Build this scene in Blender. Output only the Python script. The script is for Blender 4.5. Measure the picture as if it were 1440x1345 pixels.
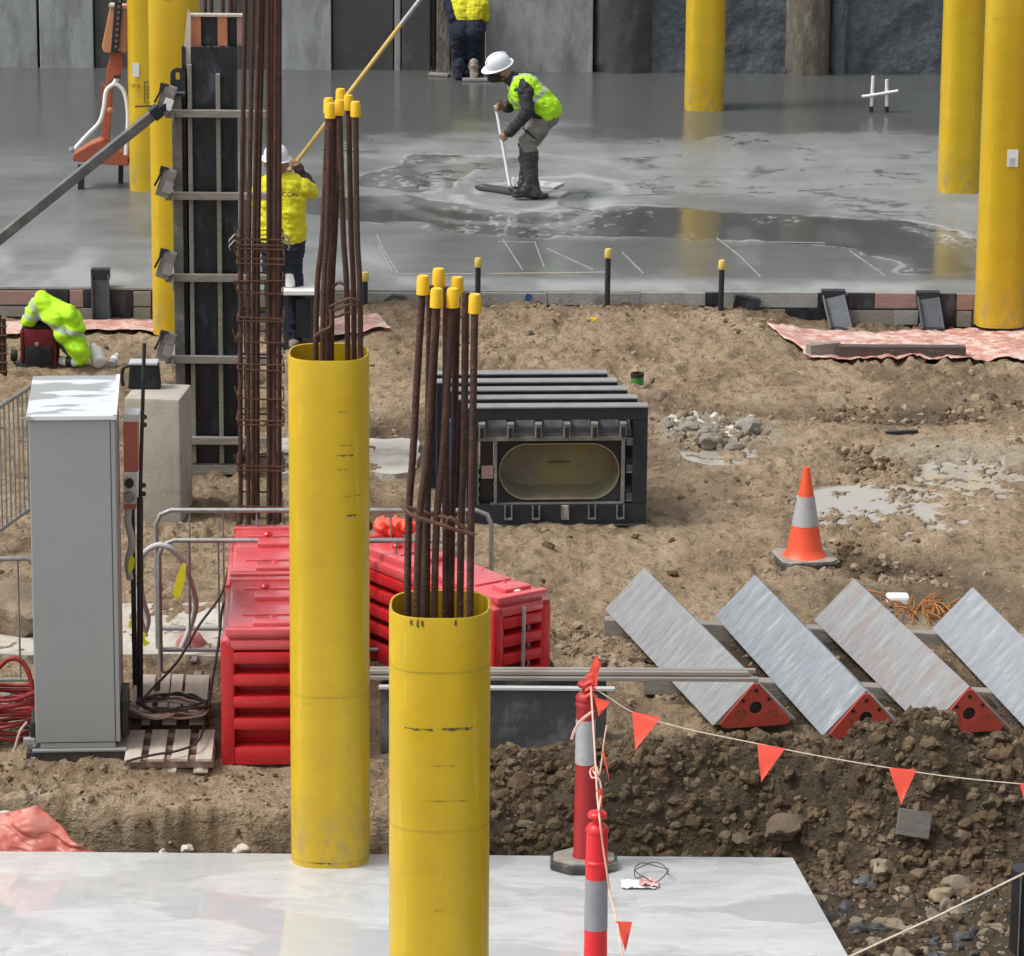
import bpy, bmesh, math, random
import numpy as np
from mathutils import Vector, Matrix, noise as mnoise

random.seed(7); rng = np.random.default_rng(7)
R = math.radians
S = bpy.context.scene
for o in list(bpy.data.objects): bpy.data.objects.remove(o)
col = S.collection

# ------------------------------------------------------------------ camera
W0, H0, F, CH = 1440, 1345, 5800.0, 8.3
PITCH, ROLL = math.atan(1532 / F), R(.45)
fw = np.array([0, math.cos(PITCH), -math.sin(PITCH)]); rt = np.array([1., 0, 0]); up = np.cross(rt, fw)
r2 = rt * math.cos(ROLL) + up * math.sin(ROLL); u2 = up * math.cos(ROLL) - rt * math.sin(ROLL)
CAM = np.array([0, 0, CH])
cd = bpy.data.cameras.new('camera'); cam = bpy.data.objects.new('camera', cd); col.objects.link(cam)
cd.sensor_fit = 'HORIZONTAL'; cd.sensor_width = 36; cd.lens = 36 * F / W0; cd.clip_start = .5; cd.clip_end = 2000
m = Matrix.Identity(4)
for i in range(3):
    m[i][0] = r2[i]; m[i][1] = u2[i]; m[i][2] = -fw[i]; m[i][3] = CAM[i]
cam.matrix_world = m; S.camera = cam

# ------------------------------------------------------------------ world, sun, exposure
wd = bpy.data.worlds.new('World'); S.world = wd; wd.use_nodes = True
nt = wd.node_tree; bgn = nt.nodes['Background']
sky = nt.nodes.new('ShaderNodeTexSky'); sky.sky_type = 'NISHITA'; sky.sun_disc = False
SUN_EL, SUN_AZ = R(56), R(-104)          # azimuth measured from +Y towards +X
sky.sun_elevation = SUN_EL; sky.sun_rotation = SUN_AZ; sky.air_density = 1.0; sky.dust_density = 4.0; sky.ozone_density = 1.0
hs = nt.nodes.new('ShaderNodeHueSaturation'); hs.inputs['Saturation'].default_value = .18
nt.links.new(sky.outputs[0], hs.inputs['Color']); nt.links.new(hs.outputs[0], bgn.inputs['Color'])
bgn.inputs['Strength'].default_value = .135
sl = bpy.data.lights.new('sun', 'SUN'); sun = bpy.data.objects.new('sun', sl); col.objects.link(sun)
sl.energy = 1.45; sl.angle = R(14); sl.color = (1, .97, .92)
sd = Vector((math.sin(SUN_AZ) * math.cos(SUN_EL), math.cos(SUN_AZ) * math.cos(SUN_EL), math.sin(SUN_EL)))
sun.rotation_euler = sd.to_track_quat('Z', 'Y').to_euler()
S.view_settings.view_transform = 'Standard'; S.view_settings.look = 'None'
S.view_settings.exposure = 0.55; S.view_settings.gamma = 1; S.view_settings.use_curve_mapping = False

# ------------------------------------------------------------------ helpers
def ray(px, py): return fw * F + r2 * (px - W0 / 2) - u2 * (py - H0 / 2)
def G(px, py, z=0.0): d = ray(px, py); return CAM + d * (z - CH) / d[2]      # point of height z seen there
def D(px, py, Y): d = ray(px, py); return CAM + d * Y / d[1]                 # point of distance Y seen there
def V(*a): return np.array(a, float)

def hash3(ix, iy, iz, seed):
    n = (ix * 374761393 + iy * 668265263 + iz * 1274126177 + seed * 974634541) & 0xffffffff
    n = ((n ^ (n >> 13)) * 1274126177) & 0xffffffff
    return ((n ^ (n >> 16)) & 0xffff) / 65535.0
def vnoise(x, y, z=0., seed=0):
    x = np.asarray(x, float); y = np.asarray(y, float); z = np.zeros_like(x) + z
    ix, iy, iz = np.floor(x).astype(np.int64), np.floor(y).astype(np.int64), np.floor(z).astype(np.int64)
    fx, fy, fz = x - ix, y - iy, z - iz
    fx, fy, fz = [t * t * t * (t * (t * 6 - 15) + 10) for t in (fx, fy, fz)]
    def h(a, b, c): return hash3(ix + a, iy + b, iz + c, seed)
    def L(a, b, t): return a + (b - a) * t
    return L(L(L(h(0,0,0), h(1,0,0), fx), L(h(0,1,0), h(1,1,0), fx), fy), L(L(h(0,0,1), h(1,0,1), fx), L(h(0,1,1), h(1,1,1), fx), fy), fz) * 2 - 1
def fbm(x, y, z=0., o=4, seed=0, g=.5):
    s = 0; a = 1.; t = 0
    for k in range(o):
        s = s + a * vnoise(x * 2**k + k * 17.3, y * 2**k - k * 9.1, z * 2**k, seed + k); t += a; a *= g
    return s / t
def worley(x, y, seed=0):
    ix, iy = np.floor(x).astype(np.int64), np.floor(y).astype(np.int64); best = np.full(np.shape(x), 9.)
    for a in (-1, 0, 1):
        for b in (-1, 0, 1):
            cx = ix + a + hash3(ix + a, iy + b, 0 * ix, seed); cy = iy + b + hash3(ix + a, iy + b, 0 * ix + 5, seed)
            best = np.minimum(best, (cx - x)**2 + (cy - y)**2)
    return np.sqrt(best)
def sstep(a, b, x): t = np.clip((x - a) / (b - a), 0, 1); return t * t * (3 - 2 * t)

# ------------------------------------------------------------------ materials
MATS = {}
def lin(c):
    return tuple(((v / 255) / 12.92 if v / 255 <= .04045 else ((v / 255 + .055) / 1.055)**2.4) for v in c)
def pm(name, c1, c2=None, sc=6., rough=.6, rough2=None, metal=0., bump=.1, bsc=40., stretch=(1, 1, 1), c3=None, sc3=2., f3=(.55, .7), spec=.5, coat=0., sub=None):
    """noise-mottled material: c1/c2 mottling, c3 patches of dirt or wear"""
    if name in MATS: return MATS[name]
    mt = bpy.data.materials.new(name); mt.use_nodes = True; N = mt.node_tree.nodes; Lk = mt.node_tree.links.new
    b = N['Principled BSDF']
    tc = N.new('ShaderNodeTexCoord'); mp = N.new('ShaderNodeMapping'); mp.inputs['Scale'].default_value = stretch
    Lk(tc.outputs['Object'], mp.inputs['Vector'])
    n1 = N.new('ShaderNodeTexNoise'); n1.inputs['Scale'].default_value = sc; n1.inputs['Detail'].default_value = 6; n1.inputs['Roughness'].default_value = .62
    Lk(mp.outputs[0], n1.inputs['Vector'])
    cr = N.new('ShaderNodeValToRGB'); cr.color_ramp.elements[0].position = .3; cr.color_ramp.elements[1].position = .7
    c2 = c2 or tuple(v * .8 for v in c1)
    cr.color_ramp.elements[0].color = (*c2, 1); cr.color_ramp.elements[1].color = (*c1, 1)
    Lk(n1.outputs['Fac'], cr.inputs['Fac']); out = cr.outputs['Color']
    if c3:
        n3 = N.new('ShaderNodeTexNoise'); n3.inputs['Scale'].default_value = sc3; n3.inputs['Detail'].default_value = 8; n3.inputs['Roughness'].default_value = .7
        Lk(mp.outputs[0], n3.inputs['Vector'])
        r3 = N.new('ShaderNodeMapRange'); r3.inputs[1].default_value, r3.inputs[2].default_value = f3
        Lk(n3.outputs['Fac'], r3.inputs[0])
        mx = N.new('ShaderNodeMix'); mx.data_type = 'RGBA'; Lk(r3.outputs[0], mx.inputs[0]); Lk(out, mx.inputs[6]); mx.inputs[7].default_value = (*c3, 1)
        out = mx.outputs[2]
    Lk(out, b.inputs['Base Color'])
    b.inputs['Metallic'].default_value = metal; b.inputs['Specular IOR Level'].default_value = spec
    if coat: b.inputs['Coat Weight'].default_value = coat; b.inputs['Coat Roughness'].default_value = .15
    mr = N.new('ShaderNodeMapRange'); mr.inputs[3].default_value = rough; mr.inputs[4].default_value = rough2 if rough2 is not None else min(1, rough + .15)
    n4 = N.new('ShaderNodeTexNoise'); n4.inputs['Scale'].default_value = sc * 1.7; n4.inputs['Detail'].default_value = 4
    Lk(mp.outputs[0], n4.inputs['Vector']); mr.inputs[1].default_value = .35; mr.inputs[2].default_value = .65
    Lk(n4.outputs['Fac'], mr.inputs[0]); Lk(mr.outputs[0], b.inputs['Roughness'])
    if bump:
        n2 = N.new('ShaderNodeTexNoise'); n2.inputs['Scale'].default_value = bsc; n2.inputs['Detail'].default_value = 5
        Lk(mp.outputs[0], n2.inputs['Vector'])
        bp = N.new('ShaderNodeBump'); bp.inputs['Strength'].default_value = min(1, bump); bp.inputs['Distance'].default_value = .02
        Lk(n2.outputs['Fac'], bp.inputs['Height']); Lk(bp.outputs[0], b.inputs['Normal'])
    MATS[name] = mt; return mt

YEL = pm('yellow_pvc', (.575, .385, .009), (.505, .325, .008), 2.2, .34, .5, bump=.05, bsc=14, stretch=(1, 1, 1.8), c3=(.34, .235, .02), sc3=2.6, f3=(.62, .80))
def weather_column(mt):                             # mud thrown up round the foot, drips and faint vertical streaks down the shell
    N = mt.node_tree.nodes; L = mt.node_tree.links.new; b = N['Principled BSDF']; src = b.inputs['Base Color'].links[0].from_socket
    tc = N.new('ShaderNodeTexCoord'); sp = N.new('ShaderNodeSeparateXYZ'); L(tc.outputs['Object'], sp.inputs[0])
    def noise_(sc, st, det=6):
        mp = N.new('ShaderNodeMapping'); mp.inputs['Scale'].default_value = st; L(tc.outputs['Object'], mp.inputs[0]); n = N.new('ShaderNodeTexNoise'); n.inputs['Scale'].default_value = sc; n.inputs['Detail'].default_value = det; n.inputs['Roughness'].default_value = .68; L(mp.outputs[0], n.inputs[0]); return n.outputs['Fac']
    def rng_(f, a, b_, c=0., d=1.):
        x = N.new('ShaderNodeMapRange'); L(f, x.inputs[0]); [setattr(x.inputs[i], 'default_value', v) for i, v in zip((1, 2, 3, 4), (a, b_, c, d))]; return x.outputs[0]
    def mul(a, b_):
        x = N.new('ShaderNodeMath'); x.operation = 'MULTIPLY'; L(a, x.inputs[0]); L(b_, x.inputs[1]); return x.outputs[0]
    def mixin(f, colr):
        nonlocal src
        x = N.new('ShaderNodeMix'); x.data_type = 'RGBA'; L(f, x.inputs[0]); L(src, x.inputs[6]); x.inputs[7].default_value = (*colr, 1); src = x.outputs[2]
    mixin(rng_(noise_(7, (1, 1, .05)), .54, .75, 0, .35), (.40, .26, .012))
    mixin(rng_(noise_(9, (1, 1, .10)), .60, .72, 0, .40), (.74, .56, .09))
    mixin(mul(rng_(sp.outputs['Z'], .05, .55, 1, 0), rng_(noise_(9, (1, 1, .7)), .46, .68, 0, .75)), (.26, .205, .12))
    mixin(rng_(noise_(26, (1, 1, 1), 3), .70, .76, 0, .7), (.50, .47, .38))
    mixin(rng_(noise_(3.3, (1, 1, .5), 8), .60, .74, 0, .35), (.33, .24, .05))
    L(src, b.inputs['Base Color'])
weather_column(YEL)
YEL_IN = pm('yellow_pvc_inside', (.60, .45, .05), (.46, .34, .04), 3, .5, bump=.05)
CAPY = pm('yellow_cap', (.80, .50, .015), (.72, .43, .012), 8, .4, bump=.03)
SCUFF = pm('black_scuff', (.05, .045, .02), (.14, .11, .02), 60, .6)
SCUFF2 = pm('brown_scuff', (.20, .14, .02), (.34, .235, .02), 50, .6)
RUST = pm('rust_bar', (.085, .036, .022), (.045, .019, .013), 14, .55, .8, metal=.15, bump=.5, bsc=90, c3=(.15, .066, .034), sc3=9)
RUST2 = pm('rust_tie', (.13, .055, .03), (.07, .03, .018), 14, .6, .85, metal=.1, bump=.4, bsc=90)
PLY = pm('black_formply', (.016, .020, .027), (.009, .010, .013), 5, .3, .6, bump=.15, bsc=20, stretch=(1.4, 1.4, .7), c3=(.085, .10, .115), sc3=4, f3=(.52, .74))
STEELD = pm('dark_steel', (.030, .037, .047), (.018, .022, .029), 6, .42, .65, metal=.3, bump=.15, c3=(.075, .078, .082), sc3=5, f3=(.6, .8))
STEELG = pm('grey_steel', (.17, .17, .165), (.10, .10, .10), 7, .5, .7, metal=.35, bump=.2, c3=(.26, .25, .23), sc3=6, f3=(.55, .75))
def galv(nm, a, b, c, f3): a, b, c = [tuple(v * .84 for v in q) for q in (a, b, c)]; return pm(nm, a, b, 4.5, .3, .55, metal=.45, bump=.2, bsc=11, stretch=(1, 2.6, 1), c3=c, sc3=3.5, f3=f3)
GALV = galv('galvanised', (.46, .47, .475), (.33, .34, .345), (.40, .39, .375), (.5, .7))
GALVS = [GALV, galv('galvanised_blue', (.44, .47, .50), (.29, .325, .36), (.56, .585, .61), (.56, .66)), galv('galvanised_stained', (.45, .46, .465), (.33, .34, .345), (.36, .30, .275), (.46, .62)), galv('galvanised_bright', (.47, .495, .52), (.33, .355, .38), (.58, .60, .62), (.55, .68))]
GALVB = pm('galvanised_tube', (.36, .36, .35), (.22, .22, .215), 12, .42, .6, metal=.5, bump=.1)
TIMB = pm('weathered_timber', (.30, .275, .235), (.19, .17, .145), 8, .8, bump=.4, bsc=30, stretch=(1, 6, 6), c3=(.32, .29, .25), sc3=3)
TIMBP = pm('pale_timber', (.56, .50, .42), (.42, .37, .30), 6, .75, bump=.3, bsc=30, stretch=(5, 1, 1), c3=(.26, .21, .16), sc3=3, f3=(.6, .8))
TIMBPINK = pm('pink_timber', (.36, .23, .20), (.26, .17, .15), 8, .8, bump=.3, bsc=30, stretch=(1, 5, 5))
ORTIM = pm('orange_timber', (.55, .22, .11), (.42, .16, .08), 8, .7, bump=.2, bsc=30)
CONC = pm('concrete_block', (.44, .41, .35), (.34, .315, .265), 3, .85, bump=.18, bsc=30, c3=(.24, .215, .17), sc3=2.4, f3=(.50, .72))
CABG = pm('cabinet_grey', (.29, .30, .30), (.265, .275, .275), 1.5, .42, .5, bump=.015, bsc=120, c3=(.23, .235, .23), sc3=2, f3=(.6, .85))
REDSKY = pm('red_plastic_sky_sheen', (.66, .10, .11), (.58, .06, .07), 4, .2, .42, bump=.06, bsc=30, c3=(.50, .16, .13), sc3=3, f3=(.58, .8), coat=.6)  # pinker red for the barrier tops: sky reflection put into the colour
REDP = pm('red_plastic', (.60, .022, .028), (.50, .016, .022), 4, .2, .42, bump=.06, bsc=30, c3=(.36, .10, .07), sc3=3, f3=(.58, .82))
REDW = pm('red_bollard', (.70, .018, .02), (.60, .014, .018), 4, .35, .5, bump=.04)
REDD = pm('red_bollard_dull', (.40, .018, .022), (.32, .014, .018), 5, .45, .6, bump=.06, c3=(.28, .05, .045), sc3=4)
ORANGE = pm('orange_pvc', (.86, .105, .035), (.76, .075, .028), 6, .4, bump=.05)
ORFLAG = pm('orange_flag', (1., .115, .07), (.95, .10, .06), 6, .55, bump=.08, bsc=20)
REFL = pm('reflective_band', (.42, .42, .43), (.34, .34, .35), 25, .35, bump=.05, c3=(.25, .24, .22), sc3=12)
REFLG = pm('grey_reflective_band', (.27, .27, .29), (.22, .22, .24), 20, .4, bump=.05)
WHITE = pm('white_plastic', (.78, .78, .76), (.70, .70, .68), 6, .4, bump=.03)
BLACK = pm('black_plastic', (.012, .012, .013), (.02, .02, .02), 8, .4, bump=.05)
RUBBER = pm('dirty_rubber', (.07, .066, .06), (.035, .033, .03), 8, .75, bump=.3, c3=(.30, .27, .22), sc3=7, f3=(.5, .7))
RUBBERP = pm('pale_rubber_base', (.36, .34, .30), (.17, .16, .14), 9, .7, bump=.2, c3=(.20, .15, .10), sc3=6, f3=(.5, .7))
REDPLATE = pm('red_end_plate', (.50, .065, .04), (.38, .05, .035), 7, .5, .65, bump=.1, c3=(.12, .06, .05), sc3=9, f3=(.6, .72))
SHEET = pm('pink_membrane', (.58, .30, .25), (.40, .15, .11), 7, .3, .55, bump=1., bsc=16, stretch=(1, 1.6, 1), c3=(.66, .52, .46), sc3=6, f3=(.46, .6))
SHEETR = pm('red_membrane', (.50, .12, .085), (.36, .08, .06), 5, .4, .55, bump=.4, bsc=10, c3=(.52, .24, .19), sc3=5, f3=(.5, .7))
NAVY = pm('navy_cloth', (.014, .020, .040), (.008, .012, .026), 12, .85, bump=.3, bsc=50)
CHAR = pm('charcoal_cloth', (.035, .037, .041), (.022, .023, .026), 12, .85, bump=.3, bsc=50)
KHAKI = pm('grey_trousers', (.25, .235, .21), (.17, .16, .145), 9, .85, bump=.35, bsc=40)
HIVIS = pm('hivis_lime', (.44, .82, .012), (.38, .74, .01), 9, .7, bump=.25, bsc=30)
HIVISY = pm('hivis_yellow', (.68, .64, .02), (.58, .54, .015), 9, .75, bump=.3, bsc=30)
SILVER = pm('silver_tape', (.40, .46, .36), (.34, .40, .30), 12, .45)
SKIN = pm('skin', (.30, .17, .115), (.24, .13, .09), 12, .55, bump=.05)
HATW = pm('white_hat', (.72, .74, .80), (.66, .68, .74), 5, .3, bump=.02)
BOOT = pm('rubber_boot', (.035, .037, .04), (.022, .023, .025), 7, .4, .6, bump=.1, c3=(.16, .16, .155), sc3=4, f3=(.55, .75))
BOOTT = pm('tan_boot', (.30, .26, .21), (.20, .17, .135), 8, .8, bump=.2)
CABLEW = pm('grey_cable', (.46, .47, .47), (.38, .39, .39), 8, .5)
CABLEB = pm('brown_cable', (.045, .03, .025), (.03, .02, .018), 8, .55)
CABLEP = pm('pale_cable', (.42, .32, .27), (.3, .22, .18), 8, .6)
CABLER = pm('red_cable', (.26, .018, .016), (.20, .014, .012), 8, .45)
TAG = pm('yellow_tag', (.86, .84, .03), (.78, .76, .02), 9, .5)
ORCRANE = pm('orange_paint', (.42, .105, .05), (.32, .08, .04), 7, .5, .65, bump=.1, c3=(.30, .14, .09), sc3=5)
ORPAD = pm('orange_pad', (.62, .27, .13), (.52, .22, .10), 6, .55, bump=.08, c3=(.66, .42, .28), sc3=4)
GREEN = pm('green_paint', (.06, .28, .05), (.04, .18, .035), 9, .6, bump=.1, c3=(.05, .05, .045), sc3=9)
BLUE = pm('blue_paint', (.02, .08, .30), (.015, .06, .22), 9, .5)
BAGRED = pm('dark_red_cloth', (.17, .012, .020), (.12, .01, .016), 15, .85, bump=.2)
BAGBLK = pm('black_cloth', (.016, .016, .018), (.01, .01, .011), 15, .9, bump=.3, c3=(.04, .038, .036), sc3=5)
STRING = pm('pale_string', (.62, .54, .42), (.5, .43, .33), 20, .8)
SLATE = pm('slate_trough', (.075, .08, .085), (.045, .048, .052), 5, .6, bump=.2, bsc=25, c3=(.19, .195, .195), sc3=4, f3=(.5, .7))
VOIDB = pm('beige_void', (.30, .265, .19), (.20, .178, .13), 2.2, .14, .3, bump=.04, c3=(.36, .29, .06), sc3=1.3, f3=(.5, .68))
LITTER = pm('pink_wrapper', (.75, .45, .42), (.7, .35, .33), 12, .5)
STONEM = pm('stone', (.27, .215, .15), (.16, .125, .088), 7, .85, bump=.4, bsc=30, c3=(.40, .36, .30), sc3=5)
CLODM = pm('clod', (.135, .093, .055), (.066, .045, .027), 9, .95, bump=.7, bsc=40, c3=(.20, .147, .093), sc3=3, f3=(.52, .7), spec=.2)
STONEP = pm('pale_stone', (.62, .58, .50), (.48, .44, .37), 7, .8, bump=.3)
RUBBLEM = pm('rubble_grey', (.30, .275, .235), (.17, .15, .125), 7, .85, bump=.4, bsc=30, c3=(.16, .13, .10), sc3=4)
WALLM = {
 'light': pm('wall_concrete_light', (.36, .375, .375), (.23, .242, .242), 2.2, .6, .8, bump=.2, bsc=18, stretch=(1.5, 1.5, .6), c3=(.15, .155, .155), sc3=1.6, f3=(.48, .66)),
 'mid': pm('wall_concrete_mid', (.20, .21, .212), (.13, .138, .14), 2.0, .6, .8, bump=.25, bsc=16, c3=(.07, .07, .07), sc3=1.3, f3=(.5, .7)),
 'dark': pm('wall_concrete_dark', (.068, .068, .066), (.045, .045, .043), 2.5, .55, .75, bump=.25, bsc=16, c3=(.11, .11, .105), sc3=2, f3=(.56, .75)),
 'brown': pm('wall_pile_brown', (.175, .15, .12), (.10, .085, .065), 4, .8, bump=.7, bsc=14, stretch=(3, 3, 1), c3=(.30, .28, .24), sc3=4, f3=(.56, .72)),
 'shot': pm('wall_shotcrete', (.105, .122, .14), (.058, .068, .08), 9, .85, bump=1., bsc=16, c3=(.115, .095, .075), sc3=1.3, f3=(.55, .8)),
 'drip': pm('wall_drip', (.30, .31, .30), (.22, .23, .225), 6, .7, bump=.1),
}

# ------------------------------------------------------------------ mesh building
ROOTM = {}
def rootmat(o):
    while o.parent: o = o.parent
    return ROOTM.get(o.name, Matrix.Identity(4))
class MB:
    def __init__(s): s.v = []; s.f = []
    def add(s, vs, fs): n = len(s.v); s.v += [tuple(map(float, p)) for p in vs]; s.f += [tuple(i + n for i in f) for f in fs]; return s
    def box(s, c, d, rot=None):
        c = np.array(c, float); hx, hy, hz = [k / 2 for k in d]
        P = np.array([(x, y, z) for z in (-hz, hz) for y in (-hy, hy) for x in (-hx, hx)])
        if rot is not None: P = P @ np.array(rot).T
        return s.add(P + c, [(0, 2, 3, 1), (4, 5, 7, 6), (0, 1, 5, 4), (2, 6, 7, 3), (0, 4, 6, 2), (1, 3, 7, 5)])
    def hexa(s, P): return s.add(P, [(0, 2, 3, 1), (4, 5, 7, 6), (0, 1, 5, 4), (2, 6, 7, 3), (0, 4, 6, 2), (1, 3, 7, 5)])
    def tube(s, pts, r, n=8, caps=True):
        P = [np.array(p, float) for p in pts]; k = len(P); rs = r if hasattr(r, '__len__') else [r] * k
        t0 = P[1] - P[0]; t0 = t0 / np.linalg.norm(t0)
        ref = V(0, 0, 1) if abs(t0[2]) < .9 else V(1, 0, 0)
        u = np.cross(t0, ref); u /= np.linalg.norm(u); base = len(s.v)
        for i in range(k):
            t = P[min(i + 1, k - 1)] - P[max(i - 1, 0)]; t = t / (np.linalg.norm(t) + 1e-12)
            u = u - t * (u @ t); u /= np.linalg.norm(u) + 1e-12; w = np.cross(t, u)
            for j in range(n):
                a = 2 * math.pi * j / n; s.v.append(tuple(P[i] + rs[i] * (u * math.cos(a) + w * math.sin(a))))
        for i in range(k - 1):
            for j in range(n):
                a = base + i * n + j; b = base + i * n + (j + 1) % n; s.f.append((a, a + n, b + n, b))
        if caps: s.f.append(tuple(base + j for j in range(n))); s.f.append(tuple(base + (k - 1) * n + j for j in reversed(range(n))))
        return s
    def bar(s, a, b, w, h, upv=(0, 0, 1)):          # rectangular bar from a to b
        a, b = np.array(a, float), np.array(b, float); t = b - a; t /= np.linalg.norm(t)
        x = np.cross(t, np.array(upv, float)); x /= np.linalg.norm(x); y = np.cross(x, t)
        P = [q + x * sx * w / 2 + y * sy * h / 2 for sy in (-1, 1) for q, _ in ((a, 0), (b, 1)) for sx in (-1, 1)]
        return s.hexa(P)
    def lathe(s, prof, c=(0, 0, 0), n=24, ax=None):
        base = len(s.v); c = np.array(c, float)
        M = np.eye(3) if ax is None else np.array(Vector(ax).to_track_quat('Z', 'Y').to_matrix())
        for r, z in prof:
            for j in range(n):
                a = 2 * math.pi * j / n; s.v.append(tuple(c + M @ V(r * math.cos(a), r * math.sin(a), z)))
        for i in range(len(prof) - 1):
            for j in range(n):
                a = base + i * n + j; b = base + i * n + (j + 1) % n; s.f.append((a, b, b + n, a + n))
        s.f.append(tuple(base + j for j in reversed(range(n)))); s.f.append(tuple(base + (len(prof) - 1) * n + j for j in range(n)))
        return s
    def prism(s, poly, d):                          # poly: 3-d points, extruded by vector d
        n = len(poly); d = np.array(d, float); A = [np.array(p, float) for p in poly]
        return s.add(A + [p + d for p in A], [tuple(range(n))[::-1], tuple(range(n, 2 * n))] + [(i, (i + 1) % n, n + (i + 1) % n, n + i) for i in range(n)])
    def build(s, name, mat, parent=None, bev=0., smooth=None, local=False, label=None, kind=None):
        me = bpy.data.meshes.new(name); v = s.v
        if parent is not None and not local:
            Mi = np.array(rootmat(parent).inverted()); A = np.array(v); v = (A @ Mi[:3, :3].T + Mi[:3, 3]).tolist()
        me.from_pydata(v, [], s.f); me.update()
        bm = bmesh.new(); bm.from_mesh(me); bmesh.ops.recalc_face_normals(bm, faces=bm.faces)
        if bev:
            ed = [e for e in bm.edges if len(e.link_faces) == 2 and e.calc_face_angle(0) > .6]
            bmesh.ops.bevel(bm, geom=ed, offset=bev, segments=2, affect='EDGES', profile=.6, clamp_overlap=True)
        bm.to_mesh(me); bm.free()
        if smooth is not None:
            me.polygons.foreach_set('use_smooth', [True] * len(me.polygons)); me.set_sharp_from_angle(angle=R(smooth))
        if mat: me.materials.append(mat)
        o = bpy.data.objects.new(name, me); col.objects.link(o)
        if parent is not None: o.parent = parent
        if label: o['label'] = label
        if kind: o['kind'] = kind
        return o
def tag(o, label, cat, group=None):
    o['label'] = label; o['category'] = cat
    if group: o['group'] = group
    return o
def thing(name, label, cat, loc, rz=0., group=None):
    o = bpy.data.objects.new(name, None); o.empty_display_size = .1; col.objects.link(o)
    o.location = [float(k) for k in loc]; o.rotation_euler = (0, 0, rz)
    ROOTM[o.name] = Matrix.Translation(Vector([float(k) for k in loc])) @ Matrix.Rotation(rz, 4, 'Z')
    return tag(o, label, cat, group)
def single(o, loc):                                 # move a one-mesh thing's origin to loc
    L = Vector([float(k) for k in loc]); o.data.transform(Matrix.Translation(-L)); o.location = L; return o
def struct(o): o['kind'] = 'structure'; return o
def gridmesh(name, X, Y, Z, mat, attrs=None, smooth=True):
    ny, nx = Z.shape
    co = np.stack([X.ravel(), Y.ravel(), Z.ravel()], 1).astype(np.float32)
    i = np.arange(ny * nx).reshape(ny, nx); q = np.stack([i[:-1, :-1], i[:-1, 1:], i[1:, 1:], i[1:, :-1]], -1).reshape(-1, 4)
    me = bpy.data.meshes.new(name); me.vertices.add(len(co)); me.vertices.foreach_set('co', co.ravel())
    me.loops.add(q.size); me.loops.foreach_set('vertex_index', q.ravel().astype(np.int32))
    me.polygons.add(len(q)); me.polygons.foreach_set('loop_start', np.arange(0, q.size, 4, dtype=np.int32))
    me.update(calc_edges=True)
    if smooth: me.polygons.foreach_set('use_smooth', np.ones(len(q), bool))
    for k, a in (attrs or {}).items():
        at = me.attributes.new(k, 'FLOAT', 'POINT'); at.data.foreach_set('value', a.ravel().astype(np.float32))
    me.materials.append(mat); o = bpy.data.objects.new(name, me); col.objects.link(o); return o
def axis(segs):                                     # [(start, stop, step), ...]
    out = [];
    for a, b, st in segs: out.append(np.arange(a, b - 1e-6, st))
    return np.concatenate(out + [[segs[-1][1]]])
def rotz(a): return np.array([[math.cos(a), -math.sin(a), 0], [math.sin(a), math.cos(a), 0], [0, 0, 1]])
def catmull(P, k=8):
    P = [np.array(p, float) for p in P]; Q = [2 * P[0] - P[1]] + P + [2 * P[-1] - P[-2]]; out = []
    for i in range(1, len(Q) - 2):
        for j in range(k):
            t = j / k; a, b, c, d = Q[i - 1:i + 3]
            out.append(.5 * (2 * b + (c - a) * t + (2 * a - 5 * b + 4 * c - d) * t**2 + (3 * b - a - 3 * c + d) * t**3))
    return out + [P[-1]]
# ================================================================== SETTING
SLZ, FSZ = .22, -.12                                # top of the far slab, top of the near slab
YE = float(G(720, 408, SLZ)[1])                     # far slab's front edge
YW = 50.1                                           # retaining wall face
YB = 23.11                                          # near slab's back edge
CRY = 24.1                                          # heap crest
crest_px = [(640, 1085), (690, 1072), (740, 1070), (790, 1066), (835, 1048), (880, 1030), (930, 1040), (1000, 1048), (1060, 1040), (1110, 1036), (1160, 1046), (1210, 1042), (1250, 1024), (1290, 1000), (1320, 1004), (1350, 1036), (1400, 1052), (1440, 1058), (1520, 1062)]
cX = [D(a, b, CRY)[0] for a, b in crest_px]; cZ = [D(a, b, CRY)[2] for a, b in crest_px]
XR0 = G(1115, 1205, FSZ)[0]
def ellipse(x, y, px, py, rx, ry, z=0):
    c = G(px, py, z); return ((x - c[0]) / rx)**2 + ((y - c[1]) / ry)**2
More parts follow.
